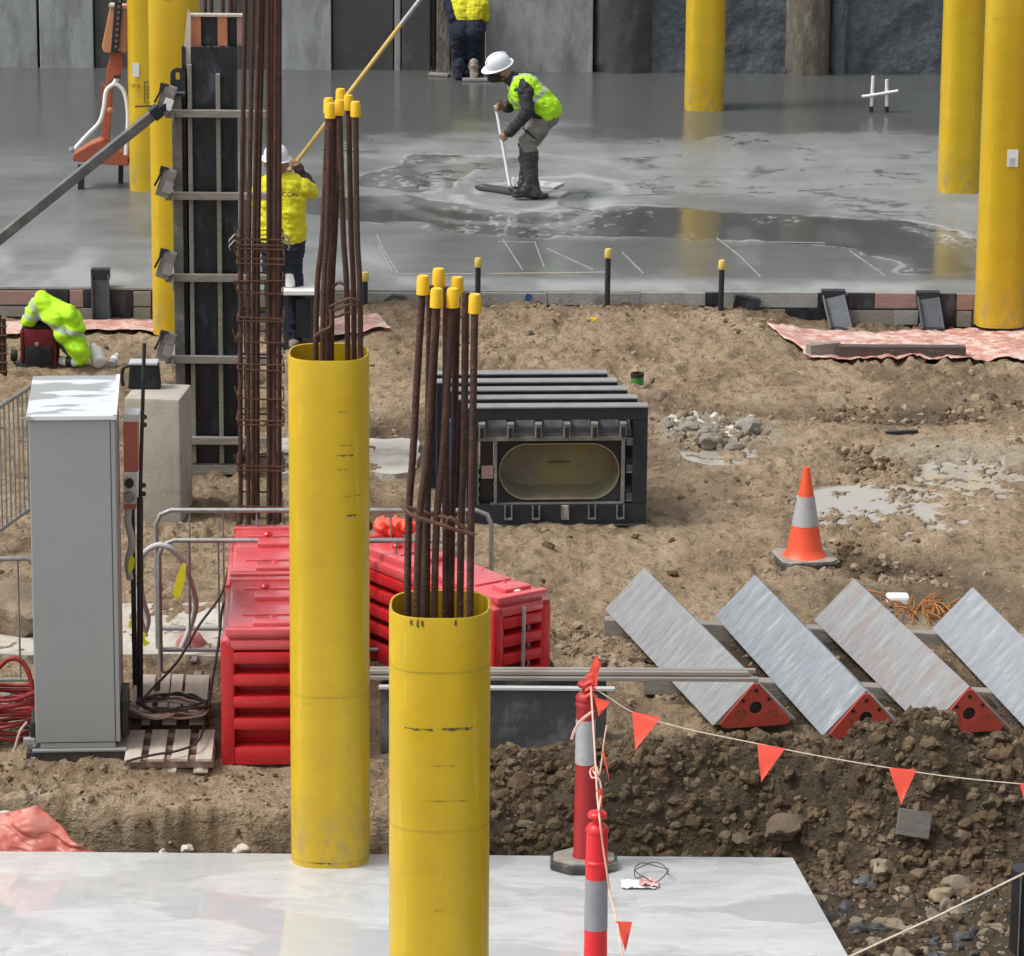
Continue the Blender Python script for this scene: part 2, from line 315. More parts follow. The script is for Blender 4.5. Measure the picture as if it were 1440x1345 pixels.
def height(x, y, fine=True):
    x = np.asarray(x, float); y = np.asarray(y, float)
    h = .05 * fbm(x * .7, y * .5, 0, 3, 3)
    if fine:
        r1 = 1 - np.abs(fbm(x * 2.2, y * 1.5, .3, 4, 11)) * 2
        r2_ = 1 - np.abs(fbm(x * 5 + .3 * r1, y * 3.2, .8, 4, 12, .6)) * 2.4
        crumb = sstep(-.15, .35, fbm(x * .8, y * .6, 7, 3, 23)); h = h + .036 * (r1 - .5) + (.030 + .045 * crumb) * (r2_ - .5) + (.022 + .022 * crumb) * fbm(x * 10, y * 8, 0, 4, 21, .68)
    # built-up soil against the slab edge, falling away left and right
    t = sstep(YE - 3.2, YE - .3, y)
    h = h + t * (.10 * sstep(-2.2, -1.2, x) * (1 - sstep(1.9, 2.9, x)) - .06 * (1 - sstep(-2.4, -1.6, x)) - .09 * sstep(2.2, 3.2, x))
    # rut and ditch to the right, hollow between the sheds of soil on the left
    h = h - .10 * np.exp(-ellipse(x, y, 1250, 582, 1.0, .35)) - .06 * np.exp(-ellipse(x, y, 1230, 790, .5, .3)) - .05 * np.exp(-ellipse(x, y, 1230, 715, .5, .4)) - .05 * np.exp(-ellipse(x, y, 1380, 668, .5, .3))
    h = h - .22 * np.exp(-(ellipse(x, y, 560, 590, .55, .5))**2) + .07 * np.exp(-ellipse(x, y, 1010, 610, .5, .5))
    h = h - .24 * np.exp(-(ellipse(x, y, 290, 960, .75, .28))**2)
    h = h + .10 * np.exp(-ellipse(x, y, 1000, 455, 1.4, .7)) * 0
    # the excavation around the near slab
    edge = 23.55 + .10 * fbm(x * 1.6, x * 0 + 3, 0, 3, 5) + (.08 * fbm(x * 5, y * 4, 0, 4, 8, .65) if fine else 0)
    cut = 1 - sstep(-.09, .02, y - edge)
    left = 1 - sstep(-.35, .05, x)
    zr = np.interp(x, cX, cZ)
    floor = -.40 + .03 * fbm(x * 3, y * 3, 0, 3, 9)
    hl = h * (1 - cut) + floor * cut
    # spoil heap on the right
    foot = 23.5 - .28 * sstep(1.7, 2.3, x)
    upr = sstep(0, 1, (y - foot) / (CRY - foot)); dn = 1 - sstep(CRY, CRY + .55 + .1 * fbm(x * 2, x * 0, 0, 2, 4), y)
    lump = .16 * fbm(x * 2.2, y * 2.2, 0, 3, 31) + (.11 * (.45 - worley(x * 5.2 + .4 * fbm(x * 6, y * 6, 0, 2, 2), y * 5.2, 6)) + .05 * (.4 - worley(x * 13, y * 13, 16)) + .03 * fbm(x * 22, y * 22, 0, 2, 17) if fine else 0)
    low = np.where(y < CRY, -.37 + 0 * x, h)
    k = np.where(y < CRY, upr, dn)
    hr = low + (zr - low) * k + lump * np.clip(k * 1.4 + .12, 0, 1) * np.where(y < CRY, 1, dn) * np.clip((y - foot) * 4 + .4, .15, 1)
    hr = hr + (np.where(y < foot, .03 * fbm(x * 8, y * 8, 0, 3, 41) + .05 * (.4 - worley(x * 6, y * 6, 26)), 0) if fine else 0)
    hgt = hl * left + hr * (1 - left)
    inside = (y > YE + .05); hgt = np.where(inside, np.minimum(hgt, -.05), hgt)
    under = (y < YB - .02) & (x < XR0 + (YB - y) * .13 - .02)
    return np.where(under, -.45, hgt)
def gz(x, y): return float(height(np.array([x]), np.array([y]))[0])
def GG(px, py):                                     # ground point seen at a pixel, with its real height
    z = 0.
    for _ in range(6): p = G(px, py, z); z = .5 * z + .5 * float(height(np.array([p[0]]), np.array([p[1]]), False)[0])
    p = G(px, py, z); p[2] = gz(p[0], p[1]); return p

gx = axis([(-60, -8, 4.), (-8, -4.8, .3), (-4.8, 4.9, .03), (4.9, 8, .3), (8, 60, 4.)])
gy = axis([(-20, 20, 2.), (20, 21, .1), (21, 25.2, .02), (25.2, YE + .2, .03), (YE + .2, 52, 1.), (52, 120, 8.)])
X, Y = np.meshgrid(gx, gy); Z = height(X, Y)
rightm = sstep(-.35, .05, X)
heap = rightm * (1 - sstep(CRY + .25, CRY + .6, Y)) + (1 - rightm) * (1 - sstep(23.4, 23.62, Y)) 
damp_and_shade = np.clip(heap + .75 * np.exp(-ellipse(X, Y, 1250, 582, 1.1, .35)) + .9 * np.exp(-ellipse(X, Y, 1245, 792, .55, .22)) + .8 * np.exp(-(ellipse(X, Y, 290, 965, .8, .26))**2) + .8 * np.exp(-(ellipse(X, Y, 560, 590, .6, .5))**2) + .7 * np.exp(-ellipse(X, Y, 1330, 840, 1., .6)) + 1.2 * sstep(1.1, .5, np.abs(X - 2.35 - (25.9 - Y) * .32)) * sstep(25.0, 25.3, Y) * sstep(27.6, 26.9, Y)  # damp soil, plus painted shade right of the cone and between the prisms
        + .5 * sstep(YE - .5, YE - .1, Y) + .42 * sstep(.02, .42, fbm(X * .8, Y * .55, 0, 5, 51, .62)), 0, 1)
n1 = fbm(X * 3, Y * 1.5, 0, 6, 61, .7)
wet = np.clip(sstep(.35, .75, np.exp(-ellipse(X, Y, 1240, 722, .8, .75)) + 1.0 * n1) + sstep(.4, .7, np.exp(-ellipse(X, Y, 1375, 668, .5, .4)) + .8 * n1), 0, 1)
pale = np.clip(sstep(.3, .8, np.exp(-ellipse(X, Y, 1010, 610, .55, .6)) + .6 * n1) * .8 + sstep(.3, .8, np.exp(-ellipse(X, Y, 1340, 640, .9, .6)) + .7 * n1) * .7, 0, 1)
wet = np.zeros_like(Z)
for (qx, qy, rx_, ry_, pct) in ((1240, 722, .75, .8, 46), (1375, 668, .55, .45, 60), (1395, 690, .3, .25, 45), (1010, 640, .3, .35, 40), (1215, 700, .3, .3, 60)):   # water lying in the hollows
    e_ = ellipse(X, Y, qx, qy, rx_, ry_); lv = np.percentile(Z[e_ < 1], pct); in_ = (e_ < 1.25); wet = np.where(in_, np.maximum(wet, sstep(.006, -.006, Z - lv) * sstep(1.25, .9, e_)), wet); Z = np.where(in_ & (Z < lv), lv, Z)
dm = bpy.data.materials.new('site_soil'); dm.use_nodes = True; N = dm.node_tree.nodes; Lk = dm.node_tree.links.new; b = N['Principled BSDF']
tc = N.new('ShaderNodeTexCoord')
def nz(sc, det=6, ro=.6, st=(1, 1, 1)):
    mp = N.new('ShaderNodeMapping'); mp.inputs['Scale'].default_value = st; Lk(tc.outputs['Object'], mp.inputs[0])
    n = N.new('ShaderNodeTexNoise'); n.inputs['Scale'].default_value = sc; n.inputs['Detail'].default_value = det; n.inputs['Roughness'].default_value = ro; Lk(mp.outputs[0], n.inputs[0]); return n.outputs['Fac']
def ramp(f, stops):
    r = N.new('ShaderNodeValToRGB'); e = r.color_ramp.elements
    while len(e) < len(stops): e.new(.5)
    for k, (p, c) in zip(e, stops): k.position = p; k.color = (*c, 1)
    Lk(f, r.inputs[0]); return r.outputs[0]
def mixc(f, a, b2, bl='MIX'):
    x = N.new('ShaderNodeMix'); x.data_type = 'RGBA'; x.blend_type = bl
    if isinstance(f, (int, float)): x.inputs[0].default_value = f
    else: Lk(f, x.inputs[0])
    for s_, q in ((6, a), (7, b2)):
        if isinstance(q, tuple): x.inputs[s_].default_value = (*q, 1)
        else: Lk(q, x.inputs[s_])
    return x.outputs[2]
def mapr(f, a, b2, c=0, d=1):
    x = N.new('ShaderNodeMapRange'); Lk(f, x.inputs[0])
    for i_, q in zip((1, 2, 3, 4), (a, b2, c, d)): x.inputs[i_].default_value = q
    return x.outputs[0]
def attr(nm):
    a = N.new('ShaderNodeAttribute'); a.attribute_name = nm; return a.outputs['Fac']
def math_(op, a, b2):
    x = N.new('ShaderNodeMath'); x.operation = op
    for i_, q in enumerate((a, b2)):
        if isinstance(q, (int, float)): x.inputs[i_].default_value = q
        else: Lk(q, x.inputs[i_])
    return x.outputs[0]
dry = ramp(nz(1.6, 10, .74, (1, .6, 1)), [(.3, (.165, .115, .068)), (.46, (.36, .26, .16)), (.58, (.47, .355, .23)), (.74, (.58, .475, .34))])
dry = mixc(mapr(nz(11, 8, .75, (1, .55, 1)), .5, .66), dry, (.145, .105, .066))
dry = mixc(mapr(nz(40, 3, .6), .66, .72), dry, (.50, .44, .35))
moist_and_shade = ramp(nz(5, 9, .7), [(.3, (.048, .034, .021)), (.55, (.095, .068, .043)), (.75, (.155, .118, .08))])
c = mixc(attr('damp_and_shade'), dry, moist_and_shade)
c = mixc(attr('pale'), c, (.46, .40, .31))
c = mixc(math_('MULTIPLY', attr('wet'), .9), c, (.33, .315, .285))
Lk(c, b.inputs['Base Color'])
rr = mapr(attr('wet'), .2, .9, .92, .05); Lk(rr, b.inputs['Roughness']); b.inputs['Specular IOR Level'].default_value = .35
bp = N.new('ShaderNodeBump'); bp.inputs['Strength'].default_value = 1.; bp.inputs['Distance'].default_value = .06
rg1 = math_('ABSOLUTE', math_('SUBTRACT', nz(5.5, 7, .62, (.7, 1.2, 1)), .5), 0.); rg2 = math_('ABSOLUTE', math_('SUBTRACT', nz(17, 6, .6, (.7, 1.2, 1)), .5), 0.)
hh = math_('ADD', math_('ADD', math_('MULTIPLY', nz(10, 8, .7, (1, .7, 1)), .6), math_('MULTIPLY', nz(45, 5, .65), .4)), math_('ADD', math_('MULTIPLY', rg1, 2.6), math_('MULTIPLY', rg2, 1.3)))
Lk(math_('MULTIPLY', hh, mapr(attr('wet'), 0, .6, 1, .0)), bp.inputs['Height']); Lk(bp.outputs[0], b.inputs['Normal'])
ground = struct(gridmesh('ground', X, Y, Z, dm, dict(damp_and_shade=damp_and_shade, wet=wet, pale=pale)))

# ---------------------------------------------------------------- far slab, freshly floated wet concrete
sx = axis([(-30, -6.5, 1.5), (-6.5, 6.6, .03), (6.6, 30, 1.5)]); sy = axis([(YE, YW + .3, .04)])
X, Y = np.meshgrid(sx, sy)
wx = X + .35 * fbm(X * .9, Y * .9, 0, 3, 71); wy = Y + .55 * fbm(X * .8, Y * .8, 3, 4, 72)
def seg(pts, w, z=SLZ):                             # signed closeness to a poly-line given in picture points
    Q = [G(a, b_, z) for a, b_ in pts]; d = np.full(X.shape, 99.)
    for p, q in zip(Q[:-1], Q[1:]):
        vx, vy = q[0] - p[0], q[1] - p[1]; t = np.clip(((wx - p[0]) * vx + (wy - p[1]) * vy) / (vx * vx + vy * vy), 0, 1)
        d = np.minimum(d, np.hypot(wx - p[0] - t * vx, (wy - p[1] - t * vy)))
    return 1 - d / w
n2 = fbm(X * 1.1, Y * 1.1, 0, 5, 81); n3 = fbm(X * 2.2, Y * .9, 1, 5, 82)
pool = np.maximum(seg([(500, 288), (600, 298), (760, 312), (900, 314), (1060, 318), (1240, 330), (1330, 352), (1372, 372)], .75), seg([(560, 255), (640, 232), (700, 232)], .6))
pool = sstep(.0, .22, pool + .35 * n2)
rough_zone = sstep(0, .35, np.maximum(seg([(800, 235), (1000, 235), (1250, 235), (1400, 270)], 2.6), seg([(600, 270), (720, 272), (800, 275)], 1.2)) + .5 * n2)
fl0 = np.abs(fbm(X * 1.1 + .5 * n2, Y * 1.25, 2, 6, 91, .60)); fleck = sstep(.07, .015, fl0) * sstep(-.25, .25, fbm(X * 1.3, Y * .6, 4, 3, 92)); flake = np.clip(rough_zone * (.62 + .35 * fbm(X * 3, Y * 1.2, 1, 4, 93)) * (1 - .95 * fleck), 0, 1)
foamline = np.clip(1 - np.abs(pool - .5) * 3.2, 0, 1) * sstep(.0, .35, n3 + .15 + .5 * fbm(X * 7, Y * 4, 0, 3, 97)); foamline = np.maximum(foamline * .9, pool * sstep(.60, .70, .5 + .5 * fbm(X * 13, Y * 7, 0, 4, 98, .75)) * sstep(-.1, .3, n2) * .8)
swirl = np.zeros_like(X)
cw = G(735, 275, SLZ)
rad = np.hypot((X - cw[0]) * 1.0, (Y - cw[1]) * .62) + .25 * fbm(X * 1.2, Y * .9, 0, 3, 95)
swirl = sstep(.35, .95, np.sin(rad * 9 + 3 * n2 + 1.5 * np.arctan2(Y - cw[1], X - cw[0]))) * sstep(1.9, .6, rad) * sstep(.1, .3, rad) * .7
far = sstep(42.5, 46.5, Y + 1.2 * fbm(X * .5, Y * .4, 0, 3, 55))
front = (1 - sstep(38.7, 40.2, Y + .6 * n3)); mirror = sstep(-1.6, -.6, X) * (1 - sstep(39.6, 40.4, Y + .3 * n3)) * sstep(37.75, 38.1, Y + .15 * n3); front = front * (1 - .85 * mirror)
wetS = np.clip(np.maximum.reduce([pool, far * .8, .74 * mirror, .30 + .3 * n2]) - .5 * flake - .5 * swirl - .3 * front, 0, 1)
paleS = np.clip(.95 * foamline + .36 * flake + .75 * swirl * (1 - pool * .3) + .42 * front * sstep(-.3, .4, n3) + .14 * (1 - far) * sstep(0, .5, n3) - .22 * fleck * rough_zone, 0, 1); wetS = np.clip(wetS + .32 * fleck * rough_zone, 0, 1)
Zs = SLZ + .006 * flake * fbm(X * 8, Y * 5, 0, 3, 13) + .004 * foamline - .004 * pool + .0015 * fbm(X * 3, Y * 3, 0, 3, 14)
wm = bpy.data.materials.new('wet_concrete'); wm.use_nodes = True; N = wm.node_tree.nodes; Lk = wm.node_tree.links.new; b = N['Principled BSDF']; tc = N.new('ShaderNodeTexCoord')
basec = ramp(nz(1.3, 8, .65, (1, 2.2, 1)), [(.3, (.115, .121, .119)), (.7, (.185, .194, .191))])
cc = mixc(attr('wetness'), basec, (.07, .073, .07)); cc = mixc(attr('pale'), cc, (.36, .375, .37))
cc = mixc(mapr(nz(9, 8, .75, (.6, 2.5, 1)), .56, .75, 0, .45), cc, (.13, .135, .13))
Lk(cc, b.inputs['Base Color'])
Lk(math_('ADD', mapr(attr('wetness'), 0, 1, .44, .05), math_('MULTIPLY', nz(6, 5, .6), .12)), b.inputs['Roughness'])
bp = N.new('ShaderNodeBump'); bp.inputs['Strength'].default_value = .25; bp.inputs['Distance'].default_value = .01
Lk(math_('MULTIPLY', nz(7, 8, .65, (1, 2, 1)), mapr(attr('wetness'), 0, 1, 1, .12)), bp.inputs['Height']); Lk(bp.outputs[0], b.inputs['Normal'])
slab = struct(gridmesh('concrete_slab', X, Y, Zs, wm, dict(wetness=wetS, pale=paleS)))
slabside = pm('slab_face', (.30, .305, .30), (.20, .205, .20), 5, .7, bump=.3, c3=(.13, .12, .10), sc3=3)
MB().box((0, YE + 1.0, SLZ - .26), (60, 1.98, .5)).build('slab_edge', slabside, slab)
for pts in ([(530, 330), (540, 352), (560, 385)], [(533, 345), (552, 383)], [(708, 338), (735, 380)], [(752, 340), (766, 377)], [(770, 350), (835, 380)], [(1008, 335), (1040, 360), (1070, 390)], [(1195, 353), (1245, 388)], [(1020, 340), (1160, 342)], [(700, 340), (752, 341)], [(875, 355), (905, 385)]):
    mb = MB(); mb.tube([G(a, q, SLZ + .002) for a, q in pts], [.0065] * len(pts), 6)
    mb.build('trowel_ridge', pm('trowel_ridge', (.34, .35, .345), (.15, .155, .153), 14, .5), slab)

# ---------------------------------------------------------------- near slab
nm = bpy.data.materials.new('near_slab_concrete'); nm.use_nodes = True; N = nm.node_tree.nodes; Lk = nm.node_tree.links.new; b = N['Principled BSDF']; tc = N.new('ShaderNodeTexCoord')
wv = N.new('ShaderNodeTexNoise'); wv.inputs['Scale'].default_value = 1.4; wv.inputs['Detail'].default_value = 3; wv.inputs['Distortion'].default_value = 1.2
mp = N.new('ShaderNodeMapping'); mp.inputs['Scale'].default_value = (.8, 2.0, 1); Lk(tc.outputs['Object'], mp.inputs[0]); Lk(mp.outputs[0], wv.inputs[0])
marb = ramp(wv.outputs['Fac'], [(.28, (.46, .475, .48)), (.44, (.58, .595, .60)), (.50, (.52, .535, .54)), (.58, (.61, .625, .63)), (.75, (.54, .555, .56))])
fine_ = mixc(mapr(nz(11, 8, .7, (.5, 2, 1)), .5, .72, 0, .5), marb, (.37, .385, .39))
fine_ = mixc(mapr(nz(55, 2, .5), .73, .76), fine_, (.08, .075, .07))
Lk(fine_, b.inputs['Base Color'])
pud = mapr(nz(.95, 4, .45, (.8, 1.7, 1)), .50, .535); fine_ = mixc(math_('MULTIPLY', pud, .7), fine_, (.50, .515, .525)); Lk(fine_, b.inputs['Base Color'])
Lk(mapr(pud, 0, 1, .30, .03), b.inputs['Roughness'])
bp = N.new('ShaderNodeBump'); bp.inputs['Strength'].default_value = .2; bp.inputs['Distance'].default_value = .01
Lk(math_('MULTIPLY', nz(5, 6, .6, (.7, 1.6, 1)), mapr(pud, 0, 1, 1, .04)), bp.inputs['Height']); Lk(bp.outputs[0], b.inputs['Normal'])
xb = XR0; xf = xb + (YB - 12) * .13
mb = MB(); mb.prism([(-14, YB, FSZ), (xb, YB, FSZ), (xf, 12, FSZ), (-14, 12, FSZ)], (0, 0, -.3))
near_slab = struct(mb.build('footing_slab', nm, bev=.008, smooth=40))

# pale blinding patches lying on the soil
def pad(px, name, z=.012, mat=None):
    P = [G(a, q, z) for a, q in px]; n = 26; pts = []
    for i in range(len(P)):
        p, q = P[i], P[(i + 1) % len(P)]
        for j in range(8):
            t = j / 8; w = p + (q - p) * t; w = w + V(rng.normal(0, .02), rng.normal(0, .03), 0); pts.append(w)
    mb = MB(); mb.prism(pts, (0, 0, -.25)); return struct(mb.build(name, mat or pm('pale_blinding', (.54, .515, .46), (.40, .375, .325), 4, .6, bump=.5, c3=(.29, .245, .18), sc3=3, f3=(.48, .68)), bev=0))
pad([(-60, 850), (335, 848), (345, 922), (-70, 918)], 'blinding_strip', .03)
pad([(396, 616), (590, 618), (585, 664), (400, 666)], 'blinding_pad', .02)

# ---------------------------------------------------------------- retaining wall: panels and bored piles
wall = thing('retaining_wall', 'tall grey concrete retaining wall of panels, round piles and shotcrete behind the wet slab', 'wall', (0, YW, SLZ - .1))
def wallx(px): return D(px, 95, YW)[0]
WT = 3.0
def wpanel(a, b_, mat, off, name='wall_panel'):
    x0, x1 = wallx(a), wallx(b_); mb = MB(); mb.box(((x0 + x1) / 2, YW + .4 - off / 2, SLZ - .1 + WT / 2), (x1 - x0 - .015, .8 + off, WT)); return mb.build(name, WALLM[mat], wall, bev=.012)
for a, b_, mt_, off in [(-2200, -900, 'mid', .0), (-900, -400, 'light', .03), (-400, -120, 'mid', .01), (-120, 54, 'light', .02), (56, 133, 'light', .03), (133, 190, 'dark', -.02), (190, 330, 'mid', .0), (330, 394, 'dark', .01), (394, 467, 'light', .05), (467, 554, 'dark', .0), (564, 606, 'dark', .01), (613, 634, 'brown', .05), (634, 682, 'dark', .0), (682, 834, 'light', .06)]:
    wpanel(a, b_, mt_, off)
wpanel(554, 564, 'drip', .015, 'drip_stain'); wpanel(606, 613, 'dark', -.08, 'panel_joint')
def rough_panel(a, b_, off):
    x0, x1 = wallx(a), wallx(b_); xs = np.arange(x0, x1 + .02, .035); zs = np.arange(SLZ - .1, SLZ + WT, .035); XX, ZZ = np.meshgrid(xs, zs)
    YY = YW - off + .05 * fbm(XX * 2.5, ZZ * 2.5, 0, 5, 101, .62) - .08 * np.exp(-((ZZ - SLZ) / .12)**2) * (.4 + vnoise(XX * 3, ZZ * 2, 0, 7)) * .6
    o = gridmesh('shotcrete_panel', XX, YY, ZZ, WALLM['shot']); o.data.flip_normals(); Mi = rootmat(wall).inverted(); o.data.transform(Mi); o.parent = wall
rough_panel(916, 1104, .0); rough_panel(1192, 1600, .0); rough_panel(1600, 3400, .0)
def pile(a, b_, mat, bulge):
    x0, x1 = wallx(a), wallx(b_); cx, hw = (x0 + x1) / 2, (x1 - x0) / 2; xs = np.linspace(-1, 1, 25); zs = np.arange(SLZ - .1, SLZ + WT + .1, .05); XX, ZZ = np.meshgrid(xs, zs)
    YY = YW + .1 - (bulge + .1) * np.sqrt(np.clip(1 - XX**2, 0, 1)) + .02 * fbm(XX * 3, ZZ * 3, 0, 4, 111) + .10 * sstep(SLZ + .12, SLZ, ZZ) * np.clip(vnoise(XX * 3, ZZ * 0, 0, 5), 0, 1)
    o = gridmesh('bored_pile', XX * hw + cx, YY, ZZ, WALLM[mat]); o.data.flip_normals(); Mi = rootmat(wall).inverted(); o.data.transform(Mi); o.parent = wall
pile(833, 919, 'dark', .14); pile(1101, 1168, 'brown', .20); pile(1166, 1196, 'shot', .08)

# ---------------------------------------------------------------- edge formwork along the far slab
YF = YE - .03
ef = thing('edge_formwork', 'line of grey, pinkish and black boards holding the far wet slab edge', 'formwork', (0, YF, 0))
def board(x0, x1, y0, y1, mat, th=.035, dy=0., name='board', tilt=0.):
    a, b_ = D(x0, y0, YF - dy), D(x1, y1, YF - dy); c = (a + b_) / 2; w, h = abs(b_[0] - a[0]), abs(a[2] - b_[2])
    rot = np.array(Matrix.Rotation(tilt, 3, 'Y')); MB().box((c[0], YF - dy, c[2]), (w - .006, th, h - .004), rot).build(name, mat, ef, bev=.004)
for a in [(-300, -60, 408, 429, TIMB), (-60, 66, 408, 429, TIMBPINK), (67, 97, 409, 432, PLY), (98, 118, 408, 432, TIMBPINK), (118, 130, 409, 432, PLY), (156, 187, 411, 457, PLY, .03, .01), (187, 213, 410, 431, TIMB), (187, 213, 432, 455, TIMB), (-60, 98, 430, 446, TIMB), (109, 131, 433, 456, TIMB),
          (214, 330, 410, 440, TIMB), (330, 500, 410, 436, TIMB), (500, 640, 411, 430, pm('pale_form', (.34, .335, .32), (.25, .245, .235), 5, .7, bump=.3, c3=(.15, .14, .12), sc3=4)), (640, 770, 411, 430, MATS['pale_form']), (770, 900, 411, 430, MATS['pale_form']), (900, 992, 411, 430, MATS['pale_form']),
          (992, 1014, 411, 430, PLY), (1015, 1150, 410, 433, MATS['pale_form']), (1069, 1104, 434, 454, TIMB), (1104, 1151, 436, 457, PLY), (1150, 1163, 412, 457, PLY), (1192, 1230, 412, 434, PLY), (1230, 1290, 412, 434, TIMBPINK), (1192, 1256, 436, 457, TIMB), (1256, 1291, 436, 457, MATS['pale_form']), (1322, 1345, 413, 462, PLY), (1345, 1369, 413, 436, TIMBPINK), (1345, 1366, 437, 460, TIMB), (1369, 1700, 413, 460, TIMB)]:
    board(*a)
MB().box((0, YE - .012, SLZ - .012), (60, .03, .02)).build('top_strip', MATS['pale_form'], ef)
single(tag(MB().box(D(742, 420, YF - .024), (.05, .012, .09), np.array(Matrix.Rotation(.35, 3, 'Y'))).build('paint_mark', BLUE), 'small blue marker stroke on the pale slab edge board', 'mark'), D(742, 420, YF - .024))
# ================================================================== YELLOW COLUMNS
def sup(a, n=64, e=2.9, b=None):
    b = b or a; t = np.linspace(0, 2 * math.pi, n, endpoint=False)
    return np.stack([a * np.sign(np.cos(t)) * np.abs(np.cos(t))**(2 / e), b * np.sign(np.sin(t)) * np.abs(np.sin(t))**(2 / e)], 1)
def column(c, h, label, a=.232, scuffs=(), seam=None, e=2.9):
    t = thing('yellow_column', label, 'column', c, 0, 'yellow column formers'); n = 64
    o, i_ = sup(a, n, e), sup(a - .012, n, e); mb = MB(); zs = [0, .03, .3, h * .35, h * .7, h - .012, h]
    for k, z in enumerate(zs):
        s_ = 1.0 if k < len(zs) - 1 else .985
        mb.v += [(x * s_, y * s_, z) for x, y in o]
    mb.v += [(x, y, h - .002) for x, y in i_] + [(x, y, h - .6) for x, y in i_] + [(x, y, .01) for x, y in i_]
    for k in range(len(zs) + 2):
        for j in range(n):
            A = k * n + j; B = k * n + (j + 1) % n; mb.f.append((A, B, B + n, A + n))
    shell = mb.build('shell', YEL, t, smooth=50, local=True)
    for z in (seam or []):                          # fine joint lines round the former
        m2 = MB(); oo = sup(a + .0012, n, e)
        m2.v += [(x, y, z) for x, y in oo] + [(x, y, z + .006) for x, y in oo]
        for j in range(n): m2.f.append((j, (j + 1) % n, n + (j + 1) % n, n + j))
        m2.build('joint_line', pm('joint_line', (.40, .28, .015), (.46, .32, .012), 30, .5), shell, smooth=50, local=True)
    for (az, z, w, hh) in scuffs:
        smat = SCUFF if hh > .0075 else SCUFF2                   # curved scuff marks hugging the shell
        m2 = MB(); k = 10; oo = sup(a + .0015, 720, e); ang = np.degrees(np.arctan2(oo[:, 1], oo[:, 0]))
        sel = []
        for q in np.linspace(az - w / 2, az + w / 2, k): sel.append(oo[np.argmin(np.abs((ang - q + 180) % 360 - 180))])
        for idx, (x, y) in enumerate(sel):
            th = hh * (.35 + .65 * abs(math.sin(idx * 1.7 + az))); m2.v += [(x, y, z + .004 * math.sin(idx * 1.3)), (x, y, z + th)]
        for idx in range(k - 1): m2.f.append((2 * idx, 2 * idx + 2, 2 * idx + 3, 2 * idx + 1))
        m2.build('scuff', smat, shell, local=True)
    return t
AC = .232
f2 = G(465, 1222, FSZ); C2 = V(D(465, 1210, f2[1] + AC)[0], f2[1] + AC, FSZ); RIMZ = D(470, 508, f2[1])[2]
f1 = G(620, 870, RIMZ); C1 = V(f1[0] - .008, f1[1] + AC, FSZ); HC = RIMZ - FSZ
column(C2, HC, 'tall yellow column standing at the back edge of the pale wet footing slab', AC, [(-70, HC - .30, 14, .006), (-66, HC - .50, 20, .006), (-66, HC - .56, 22, .008), (-72, HC - .64, 16, .005), (-60, HC - .80, 30, .004), (-58, HC - .92, 14, .012), (-100, .03, 26, .008)], [.03, 1.05])
column(C1, HC, 'yellow column on the pale slab with a black scuff ring and splayed bars', AC, [(-112, HC - .53, 30, .008), (-72, HC - .53, 30, .014), (-62, HC - .525, 18, .006), (-88, HC - .70, 30, .003), (-85, HC - .87, 50, .003), (-90, HC - 1.4, 12, .005), (-120, HC - .035, 3, .03), (-113, HC - .045, 2.5, .045), (-108, HC - .04, 2.5, .035), (-72, HC - .035, 2, .035)], [HC - .26, HC - 1.02])
def colbase(px, py, z, label, h, e=2.9, a=.228, **k):
    f_ = G(px, py, z); c = V(f_[0], f_[1] + a, z - .01); return column(c, h, label, a, e=e, **k)
cA = colbase(211, 271, SLZ, 'yellow column on the wet slab behind the orange mast, with handwriting and white sticker', 3.0, seam=[1.12])
cB = colbase(248, 472, 0, 'yellow column directly behind the black column formwork', 3.6, scuffs=[(-100, 3.05, 20, .006)])
cC = colbase(991, 157, SLZ, 'yellow column alone on the wet slab between two shotcrete walls', 3.0)
cD = colbase(1352, 273, SLZ, 'yellow column on the wet slab partly hidden by a nearer yellow column', 3.0)
cE = colbase(1409, 461, 0, 'yellow column at the slab edge with small white sticker', 3.6, scuffs=[(-130, 2.85, 16, .006)], seam=[.02])
def sticker(parent, p, w, h, name='sticker', mat=WHITE):
    MB().box(p, (w, .004, h)).build(name, mat, parent, bev=.001)
pS = D(1424, 223, float(cE.location.y) - .2315); sticker(cE, pS, .10, .16); sticker(cE, D(1423, 228, pS[1] - .003), .05, .08, 'sticker_print', pm('blueprint', (.35, .42, .52), (.5, .55, .6), 30, .5))
pS = D(191, 99, float(cA.location.y) - .2268); sticker(cA, pS, .07, .14)
wr = pm('pen', (.12, .09, .02), (.16, .12, .02), 20, .6)
mb = MB(); ya = float(cA.location.y) - .2305
for pts in ([(186, 118), (188, 124), (190, 118)], [(194, 118), (194, 124)], [(203, 115), (203, 144), (212, 144), (212, 115), (203, 115)], [(205, 122), (211, 121), (206, 128), (211, 128)], [(205, 134), (208, 131), (211, 134), (206, 139)]):
    mb.tube([D(a, q, ya) for a, q in pts], .0045, 5)
mb.build('handwriting', wr, cA)

